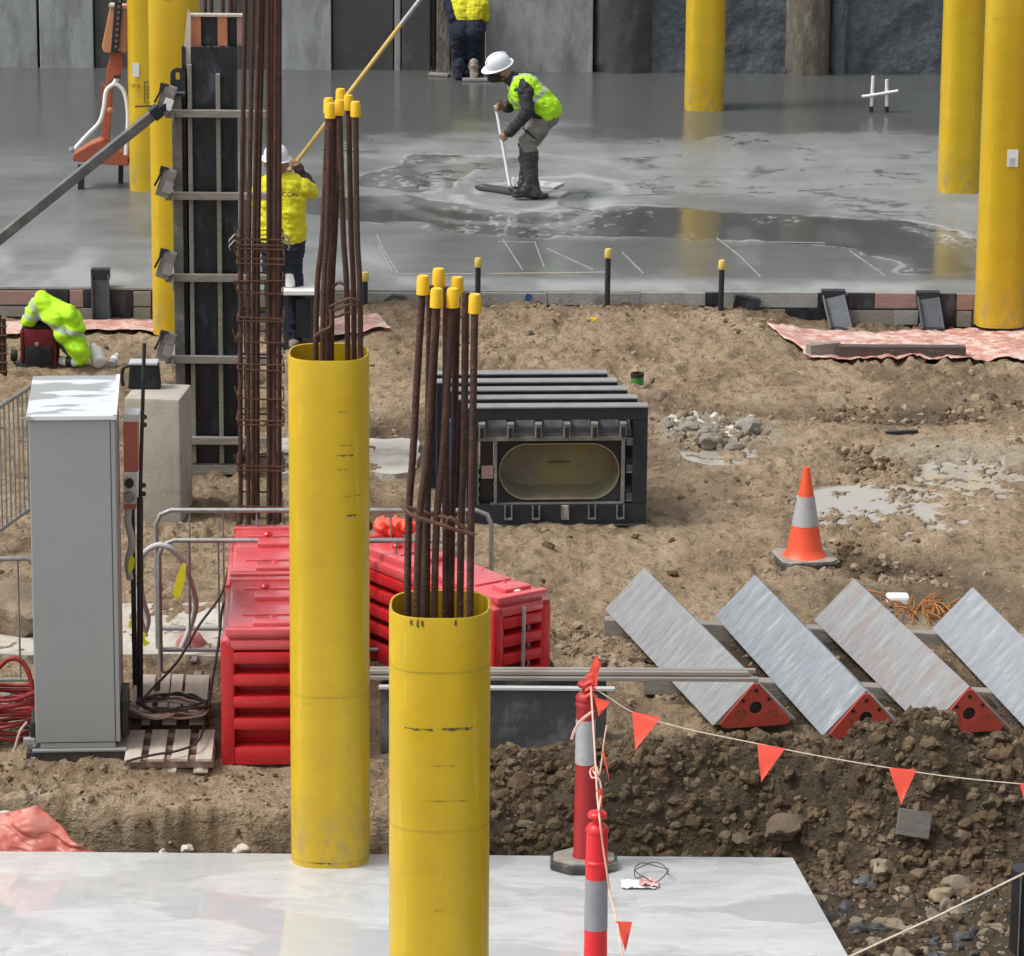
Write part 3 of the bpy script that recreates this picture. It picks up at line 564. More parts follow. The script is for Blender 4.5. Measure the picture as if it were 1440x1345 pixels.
# starter bars sticking out of the two near columns; every bar a thing of its own would be cast in, so they form one cluster per column
def barcluster(c, bars, label, capr, capl, r, ties):
    t = thing('starter_bars', label, 'rebar', c, 0, 'capped starter bars in the column formers')
    for (tx, ty, bx, by, dy, cap) in bars:
        Yb = c[1] + dy; T_ = D(tx, ty, Yb); B_ = D(bx, by, Yb); k = (B_[2] - (FSZ + .05)) / (T_[2] - B_[2]); B2 = V(B_[0] + (c[0] - B_[0]) * .1, Yb, FSZ + .02)
        mid = (T_ + B_) / 2 + V(rng.normal(0, .004), rng.normal(0, .01), 0)
        mb = MB(); mb.tube(catmull([B2, B_, mid, T_ - V(0, 0, .012)], 6), r, 10); o = mb.build('bar', RUST, t, smooth=50)
        if cap:
            MB().lathe([(capr, -capl), (capr * 1.06, -capl), (capr * .96, -.012), (capr * .8, 0)], T_ + V(0, 0, .004), 16).build('cap', CAPY, o, smooth=40)
    for pts in ties:
        mb = MB(); mb.tube(catmull([D(a, q, c[1] + dy) for a, q, dy in pts], 5), .009, 6); mb.build('tie_bar', RUST2, t, smooth=60)
    return t
barcluster(C1, [(595, 389, 573, 850, .05, 1), (617, 379, 596, 850, .16, 1), (643, 391, 634, 850, .16, 1), (614, 407, 586, 850, -.06, 1), (637, 407, 611, 850, -.04, 1), (668, 415, 661, 852, -.10, 1), (655, 408, 647, 850, .08, 0), (605, 398, 600, 850, .1, 0), (628, 400, 627, 850, .1, 0)],
           'dark rusty starter bars with yellow caps rising from the column with the black scuff ring', .029, .085, .0172,
           [[(565, 712, -.02), (582, 726, -.1), (610, 735, -.12), (640, 745, -.13), (666, 752, -.13)], [(570, 712, 0), (600, 722, -.02), (632, 730, -.08), (662, 748, -.11)], [(625, 745, -.1), (633, 728, -.11), (645, 738, -.12), (660, 750, -.12)]])
barcluster(C2, [(462, 139, 444, 500, .02, 1), (464, 146, 454, 500, -.08, 1), (479, 126, 466, 500, .16, 1), (477, 142, 489, 500, -.02, 1), (490, 135, 498, 500, .12, 1), (500, 144, 507, 500, -.06, 1), (470, 150, 462, 500, .06, 0)],
           'rusty starter bars with yellow caps rising from the column at the slab back edge', .029, .085, .0168,
           [[(462, 432, -.08), (476, 426, -.09), (492, 420, -.1), (505, 424, -.08)], [(463, 440, -.08), (478, 434, -.1), (494, 428, -.1), (506, 434, -.08)], [(462, 447, -.08), (476, 445, -.1), (492, 439, -.1)], [(442, 474, -.1), (452, 466, -.12), (464, 460, -.12), (466, 446, -.11), (464, 434, -.1)], [(466, 405, .05), (476, 398, .02), (484, 400, 0)]])

# ================================================================== COLUMN FORMWORK with walers, clamps and raking brace
YFW = float(G(290, 662)[1]); fp = G(292, 662)
fwk = thing('column_formwork', 'tall black plywood column formwork with timber walers and steel clamps', 'formwork', (fp[0], YFW, 0))
def fb(x0, y0, x1, y1, mat, d0, d1, name, parent=fwk, bev=.004, label=None):      # box spanning a rectangle, from distance d0 to d1 behind the face
    a, b_ = D(x0, y0, YFW + d0), D(x1, y1, YFW + d0); c = V((a[0] + b_[0]) / 2, YFW + (d0 + d1) / 2, (a[2] + b_[2]) / 2)
    return MB().box(c, (abs(b_[0] - a[0]), d1 - d0, abs(a[2] - b_[2]))).build(name, mat, parent, bev=bev, label=label)
fb(268, 66, 338, 658, PLY, 0, .02, 'form_panel'); fb(255, 66, 268, 658, PLY, .0, .45, 'side_panel'); fb(268, 66, 338, 658, PLY, .42, .44, 'form_panel'); fb(339, 66, 346, 658, PLY, .0, .45, 'side_panel')
fb(241, 128, 262, 658, STEELG, -.06, -.002, 'steel_soldier'); 
for x0, x1, y0 in ((263, 276, 92), (303, 315, 105)): fb(x0, y0, x1, 652, TIMB, -.06, -.002, 'timber_stud')
fb(329, 70, 338, 655, PLY, -.05, -.002, 'timber_stud')
for y in (161, 277, 392, 507, 621):
    fb(232, y - 5.5, 380, y + 5.5, TIMB, -.12, -.062, 'waler')
    fb(232, y - 5.5, 246, y + 5.5, TIMB, -.055, .50, 'waler')
for k, y in enumerate((140, 257, 372, 487)):
    c0 = D(234, y, YFW - .13); rot = np.array(Matrix.Rotation(R(20), 3, 'Y'))
    o = MB().box(c0, (.11, .05, .23), rot).build('clamp', pm('clamp_steel', (.30, .29, .27), (.18, .175, .165), 9, .5, .7, metal=.3, c3=(.4, .38, .34), sc3=7), fwk, bev=.01)
    MB().box(c0 + V(.015, -.03, -.035), (.07, .012, .09), rot).build('wedge_plate', WHITE if k == 0 else GALV, o, bev=.004)
    MB().box(c0 + V(-.052, -.01, .05), (.018, .06, .16), np.array(Matrix.Rotation(R(28), 3, 'Y'))).build('clamp_arm', STEELD, o, bev=.004)
    MB().tube([c0 + V(-.045, 0, .07), c0 + V(-.035, -.02, .125), c0 + V(.02, -.02, .11)], .012, 6).build('hook', BLACK, o, smooth=50)
    MB().tube([c0 + V(.05, -.02, -.1), c0 + V(.052, -.02, -.2)], .008, 6).build('pin', TIMB, o)
# lifting lug with an eye at the head of the steel soldier
lx = D(250, 110, YFW - .06); ring = [(lx[0] + .058 * math.cos(t), lx[2] + .02 + .06 * math.sin(t)) for t in np.linspace(0, math.pi, 13)]
mb = MB(); n = len(ring); hole = [(lx[0] + .018 * math.cos(t), lx[2] + .02 + .028 * math.sin(t)) for t in np.linspace(0, math.pi, 13)]
for yy in (-.07, -.045):
    mb.v += [(x, YFW + yy, z) for x, z in ring] + [(x, YFW + yy, z) for x, z in hole]
for s0 in (0, 2 * n):
    for j in range(n - 1): mb.f.append((s0 + j, s0 + j + 1, s0 + n + j + 1, s0 + n + j))
for j in range(n - 1): mb.f.append((j, 2 * n + j, 2 * n + j + 1, j + 1)); mb.f.append((n + j, n + j + 1, 3 * n + j + 1, 3 * n + j))
lug = mb.build('lifting_lug', STEELD, fwk)
MB().box((lx[0] - .037, YFW - .057, lx[2] - .06), (.04, .025, .165)).build('lug_web', STEELD, lug); MB().box((lx[0] + .037, YFW - .057, lx[2] - .06), (.04, .025, .165)).build('lug_web', STEELD, lug)
MB().box((lx[0], YFW - .057, lx[2] - .077), (.036, .025, .13)).build('lug_web', STEELD, lug)
MB().box((lx[0], YFW - .063, lx[2] - .11), (.11, .02, .012)).build('lug_strap', GALV, lug)
for x0, x1, m_ in ((268, 283, ORTIM), (306, 320, ORTIM), (333, 341, TIMBPINK)): fb(x0, 22, x1, 65, m_, .06, .11, 'head_timber')
fb(283, 24, 306, 65, PLY, .09, .11, 'head_panel'); fb(320, 24, 333, 65, PLY, .09, .11, 'head_panel'); fb(266, 20, 341, 24.5, TIMBP, .05, .12, 'head_rail')
MB().prism([D(258, 70, YFW + .02), D(264, 12, YFW + .02), D(268, 22, YFW + .02), D(268, 112, YFW + .02), D(262, 96, YFW + .02)], (0, .02, 0)).build('splash_strip', pm('pale_strip', (.60, .55, .45), (.5, .45, .36), 8, .7), fwk)
for x in (287, 296, 312, 323, 329): MB().tube([D(x, 400, YFW + .2), D(x + 1.5, -60, YFW + .2)], .016, 8).build('inner_bar', RUST, fwk, smooth=60)
fb(255, 655, 345, 668, TIMB, -.08, .5, 'sole_plate')
a_ = D(222, 156, YFW - .2); b_ = D(-8, 342, YFW - .55); k = a_ + (b_ - a_) * (a_[2] / (a_[2] - b_[2]))
br = thing('raking_brace', 'long grey square steel brace propping the black column formwork', 'brace', (k[0], k[1], 0))
MB().bar(a_, k + (a_ - k) * .01, .075, .075).build('tube', STEELG, br, bev=.006)
MB().bar(D(236, 147, YFW - .14), a_ + (k - a_) * .02, .035, .05).build('head_bracket', STEELD, br, bev=.006)
MB().bar(a_ - (k - a_) * .004, a_ + (k - a_) * .012, .10, .10).build('end_collar', STEELD, br, bev=.006)
MB().tube([D(190, 150, YFW - .12), D(222, 149, YFW - .12)], .007, 6).build('locking_pin', RUST, br)
MB().box((k[0], k[1], .0), (.25, .2, .03)).build('foot_plate', STEELD, br)

# ================================================================== REBAR CAGE in front of it
YCG = float(G(365, 747)[1]) + .14; cgp = D(365, 740, YCG)
cage = thing('rebar_cage', 'tall rusty brown reinforcement cage with ligatures beside the black formwork', 'rebar cage', (cgp[0], YCG, 0))
for bx, tx, dy in ((338, 346, -.15), (349, 357, -.16), (356, 367, .1), (378, 377, -.15), (386, 389, -.16), (393, 393, .12), (382, 384, .16), (362, 371, .17)):
    B_, T_ = D(bx, 748, YCG + dy), D(tx, -55, YCG + dy); B_[2] = -.05; M_ = D(bx + (tx - bx) * .12, 340, YCG + dy)
    MB().tube(catmull([B_, M_, T_], 6), .0175, 9).build('main_bar', RUST, cage, smooth=60)
for q, y in enumerate([337, 344, 350, 363, 370, 395, 412, 447, 451, 481, 512, 520, 561, 590, 597, 655, 661, 712, 738]):
    jt = lambda: rng.normal(0, .8)
    a, b2, c, d_ = D(334 + jt(), y + jt(), YCG - .18), D(399 + jt(), y + 2 + jt(), YCG - .18), D(398 + jt(), y + jt() * 2, YCG + .18), D(336 + jt(), y + jt(), YCG + .18)
    c[2] = a[2] + rng.normal(0, .01); d_[2] = a[2] + rng.normal(0, .01)
    pts = [a + V(-.02, 0, .09), a, b2, c, d_, a + V(0, .02, .01)] if q % 3 == 0 else [a, b2, c, d_, a]
    MB().tube(pts, .0075, 6).build('ligature', RUST2, cage, smooth=60)
for y in (333, 341):
    for sx_, ex in ((338, 322), (396, 407)):
        MB().tube([D(sx_, y, YCG - .17), D((sx_ + ex) / 2, y - 3, YCG - .2), D(ex, y + 6, YCG - .2), D(ex + (2 if ex < 350 else -2), y + 11, YCG - .19)], .006, 6).build('tie_wire', GALVB, cage, smooth=60)

# ================================================================== STEEL FORM BOX with the oval void
zt = .0; P0 = G(650, 741); P1 = G(909, 739); bw = P1[0] - P0[0]
rzb = math.atan2(P1[1] - P0[1], bw); hB = D(909, 571, P1[1])[2]
bk = G(861, 519, hB); dep = bk[1] - P1[1]; shear = 0
box = thing('steel_form_box', 'dark steel form box lying on its side with an oval beige void', 'form', ((P0[0] + P1[0]) / 2, (P0[1] + P1[1]) / 2, 0), rzb)
hw = bw / 2; dep = min(dep, 1.9)
lean = (bk[0] - P1[0]) + 0.0                        # the box recedes obliquely: its frames step back to the left
def bb(x0, x1, y0, y1, z0, z1, mat, name, parent=box, bev=.004): return MB().box(((x0 + x1) / 2, (y0 + y1) / 2, (z0 + z1) / 2), (x1 - x0, y1 - y0, z1 - z0)).build(name, mat, parent, bev=bev, local=True)
nf = 5
for k in range(nf):                                 # portal frames of channel steel
    y0 = k * (dep - .12) / (nf - 1); xo = lean * y0 / dep; fr = bb(-hw + xo, hw + xo, y0, y0 + .10, hB - .105, hB - .012, STEELD, 'frame_beam')
    bb(-hw + xo, hw + xo, y0 - .012, y0 + .115, hB - .012, hB, pm('rim_steel', (.36, .36, .35), (.25, .25, .245), 7, .4, .6, metal=.4), 'top_flange', fr, .002)
    for s_ in (-1, 1): bb(s_ * (hw - .055) + xo - .055, s_ * (hw - .055) + xo + .055, y0 + .002, y0 + .098, .172, hB - .107, STEELD, 'frame_post')
    bb(-hw + xo + .002, hw + xo - .002, y0 - .004, y0 + .104, -.004, .17, STEELD, 'frame_beam')
    bb(-hw + xo + .01, hw + xo - .01, y0 - .009, y0 + .109, .0, .012, STEELG, 'bottom_flange')
def lx_(px): return (D(px, 660, P1[1])[0] - (P0[0] + P1[0]) / 2)
def lz_(py): return D(780, py, P1[1])[2]
ym = .02
PX0, PX1, OX0, OX1 = lx_(672), lx_(878), lx_(703), lx_(871); OZ0, OZ1 = lz_(702), lz_(625); ZT, ZB = lz_(619), lz_(707)
# face plate with an obround opening, and the lining tube behind it
oc, oz, orr, ohw = (OX0 + OX1) / 2, (OZ0 + OZ1) / 2, (OZ1 - OZ0) / 2, (OX1 - OX0) / 2
t = np.linspace(0, 2 * math.pi, 72, endpoint=False)
ob = [(oc + (ohw - orr) * (1 if math.cos(q) >= 0 else -1) + orr * math.cos(q), oz + orr * math.sin(q)) for q in t]
rc = []
for (x, z) in ob:
    dx, dz = x - oc, z - oz; s_ = min(((OX1 + .02 - oc) / abs(dx)) if abs(dx) > 1e-6 else 9, ((ZT - oz) / abs(dz)) if abs(dz) > 1e-6 else 9); rc.append((oc + dx * s_, oz + dz * s_))
mb = MB(); n = len(ob); mb.v += [(x, ym + .05, z) for x, z in ob] + [(x, ym + .05, z) for x, z in rc] 
for j in range(n): mb.f.append((j, (j + 1) % n, n + (j + 1) % n, n + j))
mb.build('void_face', PLY, box, local=True)
mb = MB(); mb.v += [(x, ym + .03, z) for x, z in ob] + [(x, ym + .22, z) for x, z in ob] + [(oc + (x - oc) * .97, ym + .40, oz + (z - oz) * .95) for x, z in ob]
for k in (0, 1):
    for j in range(n): mb.f.append((k * n + j, k * n + (j + 1) % n, (k + 1) * n + (j + 1) % n, (k + 1) * n + j))
mb.f.append(tuple(2 * n + j for j in range(n)))
void = mb.build('void_lining', VOIDB, box, smooth=60, local=True)
mb = MB(); oo = [(oc + (x - oc) * 1.008, oz + (z - oz) * 1.02) for x, z in ob]; mb.v += [(x, ym + .026, z) for x, z in ob] + [(x, ym + .026, z) for x, z in oo]
for j in range(n): mb.f.append((j, (j + 1) % n, n + (j + 1) % n, n + j))
mb.build('void_rim', pm('cream_rim', (.55, .48, .28), (.48, .42, .24), 8, .5), void, local=True)
MB().lathe([(.001, -.004), (.07, 0), (.001, .006)], (0, 0, 0), 18).build('void_slot', VOIDB, void, smooth=60, local=True).matrix_local = Matrix.Translation((oc + .02, ym + .385, oz - .02)) @ Matrix.Diagonal((1.4, .3, 1.6, 1)) 
ST = pm('edge_steel', (.25, .245, .225), (.15, .147, .135), 9, .5, .7, metal=.3, bump=.2, c3=(.40, .38, .33), sc3=8)
bb(lx_(672), lx_(880), ym - .012, ym + .06, ZT, ZT + .035, ST, 'face_angle'); bb(lx_(690), lx_(880), ym - .012, ym + .06, ZB - .035, ZB, ST, 'face_angle')
bb(lx_(695), lx_(699), ym - .014, ym + .05, ZB, ZT, ST, 'face_angle'); bb(lx_(874), lx_(879), ym - .014, ym + .05, ZB - .03, ZT + .03, ST, 'face_angle')
bb(lx_(668), lx_(673), ym - .014, ym + .05, ZB - .03, ZT, ST, 'face_angle')
bb(lx_(676), lx_(694), ym + .05, ym + .09, ZB, ZT, BLACK, 'pocket_back'); bb(lx_(677), lx_(694), ym, ym + .06, lz_(672), lz_(655), TIMBPINK, 'packer')
MB().hexa([(lx_(662), ym + .0, ZT + .037), (lx_(888), ym + .0, ZT + .037), (lx_(662), ym + .45, hB - .14), (lx_(888), ym + .45, hB - .14), (lx_(662), ym + .0, ZT + .05), (lx_(888), ym + .0, ZT + .05), (lx_(662), ym + .45, hB - .12), (lx_(888), ym + .45, hB - .12)]).build('top_panel', pm('sloped_panel', (.16, .165, .17), (.07, .072, .075), 6, .4, .6, metal=.3), box, local=True); bb(-hw + .12, lx_(662), ym + .1, ym + .12, .17, hB - .18, SLATE, 'end_panel')
for x in (677, 717, 756, 796, 835, 875):
    bb(lx_(x - 4.5), lx_(x + 4.5), ym - .08, ym + .7, lz_(612), lz_(593), MATS['edge_steel'], 'rib'); bb(lx_(x - 3), lx_(x + 3), ym - .086, ym - .079, lz_(611), lz_(597), BLACK, 'rib_mouth')
    bb(lx_(x - 4.5), lx_(x + 4.5), ym - .09, ym + .7, lz_(593), lz_(591), MATS['rim_steel'], 'rib_flange', bev=.001)
for x in (715, 754, 795, 833, 873):
    zz = (lz_(726), lz_(708.5)); bb(lx_(x - 5.5), lx_(x - 3.8), ym - .06, ym + .4, *zz, ST, 'lug', bev=.001); bb(lx_(x + 3.8), lx_(x + 5.5), ym - .06, ym + .4, *zz, ST, 'lug', bev=.001); bb(lx_(x - 5.5), lx_(x + 5.5), ym - .062, ym + .4, zz[0] - .008, zz[0] + .004, ST, 'lug', bev=.001)
    if x == 795: bb(lx_(x - 3.8), lx_(x + 3.8), ym - .05, ym + .3, zz[0] + .005, zz[1], CONC, 'mortar_plug', bev=.001)
for py in (619, 658, 698): bb(lx_(881), lx_(897), ym - .01, ym + .5, lz_(py + 5), lz_(py - 4), SLATE, 'side_rib'); bb(lx_(881), lx_(897), ym - .014, ym + .5, lz_(py + 6.5), lz_(py + 5), ST, 'side_rib_lip', bev=.001)
bb(lx_(652), lx_(656), ym - .05, ym - .02, lz_(735), lz_(585), GALVB, 'prop')
q0, q1 = D(631, 742, P1[1] + .05), D(631, 590, P1[1] + .05); q0[2] = -.06; o = MB().bar(q0, q1, .075, .075, (0, 1, 0)).build('blue_post', BLUE, bev=.008); single(o, q0); tag(o, 'short blue steel post standing beside the steel form box', 'post')
# ================================================================== CONCRETE BLOCK, bag on it
pb = G(212, 740); YBk = float(pb[1])
blk = MB(); bh = D(212, 561, YBk)[2]
o = blk.box((0, .25, bh / 2 - .03), (.42, .5, bh + .06)).build('concrete_block', CONC, bev=.022, smooth=50, local=True); o.location = (D(216, 740, YBk)[0], YBk, 0); o.rotation_euler = (0, 0, R(-6))
tag(o, 'weathered upright beige concrete block behind the grey electrical cabinet', 'concrete block')
YQ = YBk + .36; ba = D(202, 531, YQ); bt = thing('tool_case', 'small black case with a handle and pale lid on the concrete block', 'case', (ba[0], YQ, bh))
MB().prism([(-.115, -.07, .0), (.13, -.07, 0), (.115, -.07, .19), (-.10, -.07, .19)], (0, .13, 0)).build('body', BAGBLK, bt, bev=.015, local=True)
MB().box((.005, -.005, .198), (.22, .14, .022)).build('lid', pm('pale_lid', (.5, .51, .52), (.4, .41, .42), 7, .4), bt, bev=.008, local=True)
MB().tube(catmull([(-.10, 0, .17), (-.15, 0, .15), (-.165, 0, .08), (-.155, 0, .01)], 5), .014, 8).build('handle', BLACK, bt, smooth=60, local=True)

# ================================================================== ELECTRICAL CABINET
pc = G(110, 1060, .075); YC = float(pc[1]); cw_, cdp = .525, 1.02; ctop = D(108, 584, YC)[2]
cab = thing('electrical_cabinet', 'tall grey steel electrical cabinet with wet top on a dark plinth', 'electrical cabinet', (pc[0], YC, .075), R(4.2)); ctop -= .075
def cb(x0, x1, y0, y1, z0, z1, mat, name, parent=cab, bev=.006): return MB().box(((x0 + x1) / 2, (y0 + y1) / 2, (z0 + z1) / 2), (x1 - x0, y1 - y0, z1 - z0)).build(name, mat, parent, bev=bev, local=True)
h2 = cw_ / 2
cb(-h2, h2, .02, cdp, .07, ctop - .03, CABG, 'body'); door = cb(-h2 + .004, h2 - .03, -.004, .018, .075, ctop - .035, CABG, 'door_panel', bev=.005)
cb(h2 - .026, h2, -.002, .018, .075, ctop - .035, CABG, 'side_flange', bev=.003)
# wet roof sheet: pooled water over part of it, its sky reflection painted pale
tm = bpy.data.materials.new('wet_cabinet_top'); tm.use_nodes = True; N = tm.node_tree.nodes; Lk = tm.node_tree.links.new; b = N['Principled BSDF']; tc = N.new('ShaderNodeTexCoord')
f_ = mapr(nz(3.0, 2, .4, (.7, 1.6, 1)), .50, .53)
Lk(mixc(f_, (.62, .64, .65), (.30, .31, .315)), b.inputs['Base Color']); Lk(mapr(f_, 0, 1, .10, .5), b.inputs['Roughness'])
cb(-h2 - .012, h2 + .012, -.02, cdp + .02, ctop - .03, ctop, tm, 'roof'); cb(h2 - .012, h2 + .0125, -.021, cdp + .021, ctop + .002, ctop + .006, WHITE, 'roof_lip', bev=.001)
cb(-h2 + .03, h2 - .03, .0, .9, .035, .07, CABG, 'kick_plate'); cb(-h2 - .02, h2 + .04, -.02, cdp, .015, .034, CABG, 'base_flange')
cb(-h2 - .075, -h2, .0, .05, .06, .10, CABG, 'jack_foot'); cb(-h2 - .03, -h2, .02, .3, .07, .20, BLACK, 'cable_gland')
cb(-h2 - .06, h2 + .12, -.01, cdp, -.20, .014, pm('plinth', (.06, .05, .045), (.035, .03, .027), 6, .8, bump=.3, c3=(.12, .09, .065), sc3=3), 'plinth')
cb(h2 + .005, h2 + .05, .1, .5, .08, .30, BLACK, 'cable_box'); MB().tube([(-h2 - .05, -.005, ctop - .012), (-h2 + .005, -.01, ctop - .02)], .006, 6).build('roof_hook', GALVB, cab, local=True)
# switch box on the right-hand side of the cabinet
YS = YC + .85
def at(px, py, Y=YS): return D(px, py, Y)
swb = thing('switch_box', 'red and white socket box with a drooping cable beside the grey cabinet', 'switch box', at(184, 750))
def sb(x0, y0, x1, y1, mat, d0, d1, name, parent=swb, bev=.004):
    a, b_ = at(x0, y0, YS + d0), at(x1, y1, YS + d0); return MB().box(((a[0] + b_[0]) / 2, YS + (d0 + d1) / 2, (a[2] + b_[2]) / 2), (abs(a[0] - b_[0]), d1 - d0, abs(a[2] - b_[2]))).build(name, mat, parent, bev=bev)
SBR = pm('faded_red_box', (.56, .17, .13), (.48, .13, .10), 6, .5)
sb(173, 594, 194, 664, SBR, 0, .14, 'red_cover'); sb(173, 583, 195, 594, WHITE, -.01, .15, 'cap'); low_ = sb(173, 664, 193, 710, WHITE, 0, .12, 'socket_plate'); sb(174, 708, 191, 717, SBR, .0, .1, 'red_base')
MB().lathe([(.03, 0), (.03, .03), (.02, .03)], at(182, 679, YS - .0), 16, ax=(0, -1, 0)).build('socket', BLACK, low_, smooth=40)
MB().lathe([(.037, 0), (.034, .035), (.026, .035)], at(182, 699, YS - .0), 16, ax=(0, -1, 0)).build('socket', pm('grey_socket', (.30, .27, .24), (.22, .2, .18), 18, .5), low_, smooth=40)
MB().tube(catmull([at(181, 715), at(180, 735), at(184, 752), at(185, 770), at(180, 790), at(183, 815)], 6), .022, 8).build('cable', CABLEW, swb, smooth=60)
MB().prism([at(180, 795, YS - .04), at(184, 780, YS - .04), at(190, 786, YS - .04), at(188, 800, YS - .04), at(181, 808, YS - .04)], (0, .006, 0)).build('cable_tag', TAG, swb)
MB().bar(at(184, 600, YS + .2), V(*at(184, 600, YS + .2)[:2], -.06), .03, .03, (1, 0, 0)).build('back_stake', STEELD, swb)
# black post with knobs
YP = YC + .8; pz = D(203, 700, YP); pst = thing('black_post', 'thin black steel post with small knobs beside the red socket box', 'post', (D(196, 920, YP)[0], YP, 0))
MB().tube([V(D(195, 922, YP)[0], YP, -.05), D(197, 700, YP)], .020, 8).build('lower_tube', BLACK, pst, smooth=60); MB().tube([D(197, 705, YP), D(203, 483, YP)], .012, 8).build('upper_tube', BLACK, pst, smooth=60)
for x, y in ((203, 587), (203, 598), (202, 683), (202, 695)): MB().lathe([(.006, 0), (.016, .004), (.016, .022), (.006, .03)], D(x - 3, y, YP), 10, ax=(1, 0, .1)).build('knob', BLACK, pst, smooth=50)

# ================================================================== CROWD BARRIERS
def barrier(A, B, h, label, nb=16, foot=True, r=.017):
    A, B = np.array(A, float), np.array(B, float); A[2] = gz(A[0], A[1]) ; B[2] = gz(B[0], B[1]); zg = min(A[2], B[2]); A[2] = B[2] = zg
    L = np.linalg.norm(B - A); u = (B - A) / L; t = thing('crowd_barrier', label, 'barrier', A, 0, 'galvanised crowd barriers'); z = V(0, 0, 1); c = .10; zb = .16
    pts = [A + z * .01, A + z * (h - c), A + z * (h - c * .3) + u * c * .3, A + z * h + u * c, B + z * h - u * c, B + z * (h - c * .3) - u * c * .3, B + z * (h - c), B + z * .01]
    MB().tube(pts, r, 10).build('frame', GALVB, t, smooth=60); MB().tube([A + z * zb, B + z * zb], r * .9, 8).build('lower_rail', GALVB, t, smooth=60)
    for k in range(1, nb): p = A + (B - A) * k / nb; MB().tube([p + z * zb, p + z * (h - .01)], .0075, 6).build('bar', GALVB, t, smooth=60)
    if foot:
        nrm = np.cross(u, z)
        for p in (A + u * .25, B - u * .25): MB().bar(p - nrm * .28 + z * .012, p + nrm * .28 + z * .012, .05, .012).build('foot', GALVB, t)
    return t
barrier(G(-110, 858), G(60, 733), 1.08, 'crowd barrier running behind the grey cabinet past the tool bag', 26)
barrier(G(-330, 990), G(62, 984), .98, 'crowd barrier left of the grey cabinet beside the red cable coil', 12)
barrier(G(222, 918), G(690, 918), .99, 'crowd barrier between the reinforcement cage and the red water barriers', 10)
barrier(G(226, 938), G(640, 938), .92, 'lower crowd barrier with the yellow tags hung on it', 10)

# ================================================================== RED WATER-FILLED BARRIERS
def water_barrier(A, rz, L, w, h, label, ribs=4, tilt=0.):
    t = thing('water_barrier', label, 'water barrier', A, rz, 'red water-filled barriers')
    def q(x0, x1, y0, y1, z0, z1, name, bev=.012, parent=t, mat=REDP): return MB().box(((x0 + x1) / 2, (y0 + y1) / 2, (z0 + z1) / 2), (x1 - x0, y1 - y0, z1 - z0)).build(name, mat, parent, bev=bev, local=True, smooth=50)
    body = q(-w / 2 + .085, w / 2 - .085, .13, L - .13, .06, h - .10, 'body')
    pw = .085
    for sx_ in (-1, 1):
        for y0 in (.0, L - .12): q(min(sx_ * w / 2, sx_ * (w / 2 - pw)), max(sx_ * w / 2, sx_ * (w / 2 - pw)), y0, y0 + .12, .0, h - .06, 'corner_post', .02)
        q(min(sx_ * w / 2, sx_ * (w / 2 - .06)), max(sx_ * w / 2, sx_ * (w / 2 - .06)), .10, L - .10, .03, .16, 'base_skirt', .02)
        for k in range(ribs):
            z = .17 + (h - .30) * (k + .75) / ribs; q(min(sx_ * (w / 2 - .004), sx_ * (w / 2 - .06)), max(sx_ * (w / 2 - .004), sx_ * (w / 2 - .10)), .12, L - .12, z - .045, z + .03, 'side_rib', .014)
    for k in range(ribs):
        z = .17 + (h - .30) * (k + .75) / ribs
        for y0, y1 in ((-.004, .15), (L - .15, L + .004)): q(-w / 2 + pw - .01, w / 2 - pw + .01, y0, y1, z - .045, z + .03, 'end_rib', .016)
    q(-w / 2 + .08, w / 2 - .08, -.002, .10, .0, .12, 'base_skirt', .02)
    # stepped crown with grips
    q(-w / 2 + .006, w / 2 - .006, .0, L, h - .125, h - .055, 'shoulder', .025, mat=REDSKY); q(-w / 2 + .04, w / 2 - .04, .03, L - .03, h - .065, h, 'crown', .022, mat=REDSKY)
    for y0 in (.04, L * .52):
        q(-w * .16, w * .30, y0 + .05, y0 + .21, h - .012, h + .030, 'hand_grip', .014, mat=REDSKY); q(-w * .28, w * .34, y0 + .30, y0 + .34, h - .004, h + .012, 'moulded_ridge', .006, mat=REDSKY)
    q(-w / 2 + .03, w / 2 - .03, -.004, .07, h - .03, h + .015, 'end_lip', .012, mat=REDSKY); q(-w / 2 + .03, w / 2 - .03, L - .07, L + .004, h - .03, h + .015, 'end_lip', .012, mat=REDSKY)
    for x_, y_ in ((w * .05, .24), (-w * .05, L * .8)): MB().lathe([(.035, 0), (.035, .02), (.02, .035)], (x_, y_, h - .002), 14).build('filler_cap', REDP, t, smooth=40, local=True)
    return t
w1 = .58; p1 = G(312, 1076); hh1 = D(330, 888, p1[1])[2]
A1 = V(p1[0] + w1 / 2, p1[1], 0); u1 = V(-math.sin(R(2.6)), math.cos(R(2.6)), 0)
water_barrier(A1, R(2.6), 1.18, w1, hh1, 'red water barrier with ribbed end, in front of its twin beside the pallets')
water_barrier(A1 + u1 * 1.24 + V(.0, 0, 0), R(2.6), 1.18, w1, hh1, 'red water barrier set end to end behind the ribbed one near the cage')
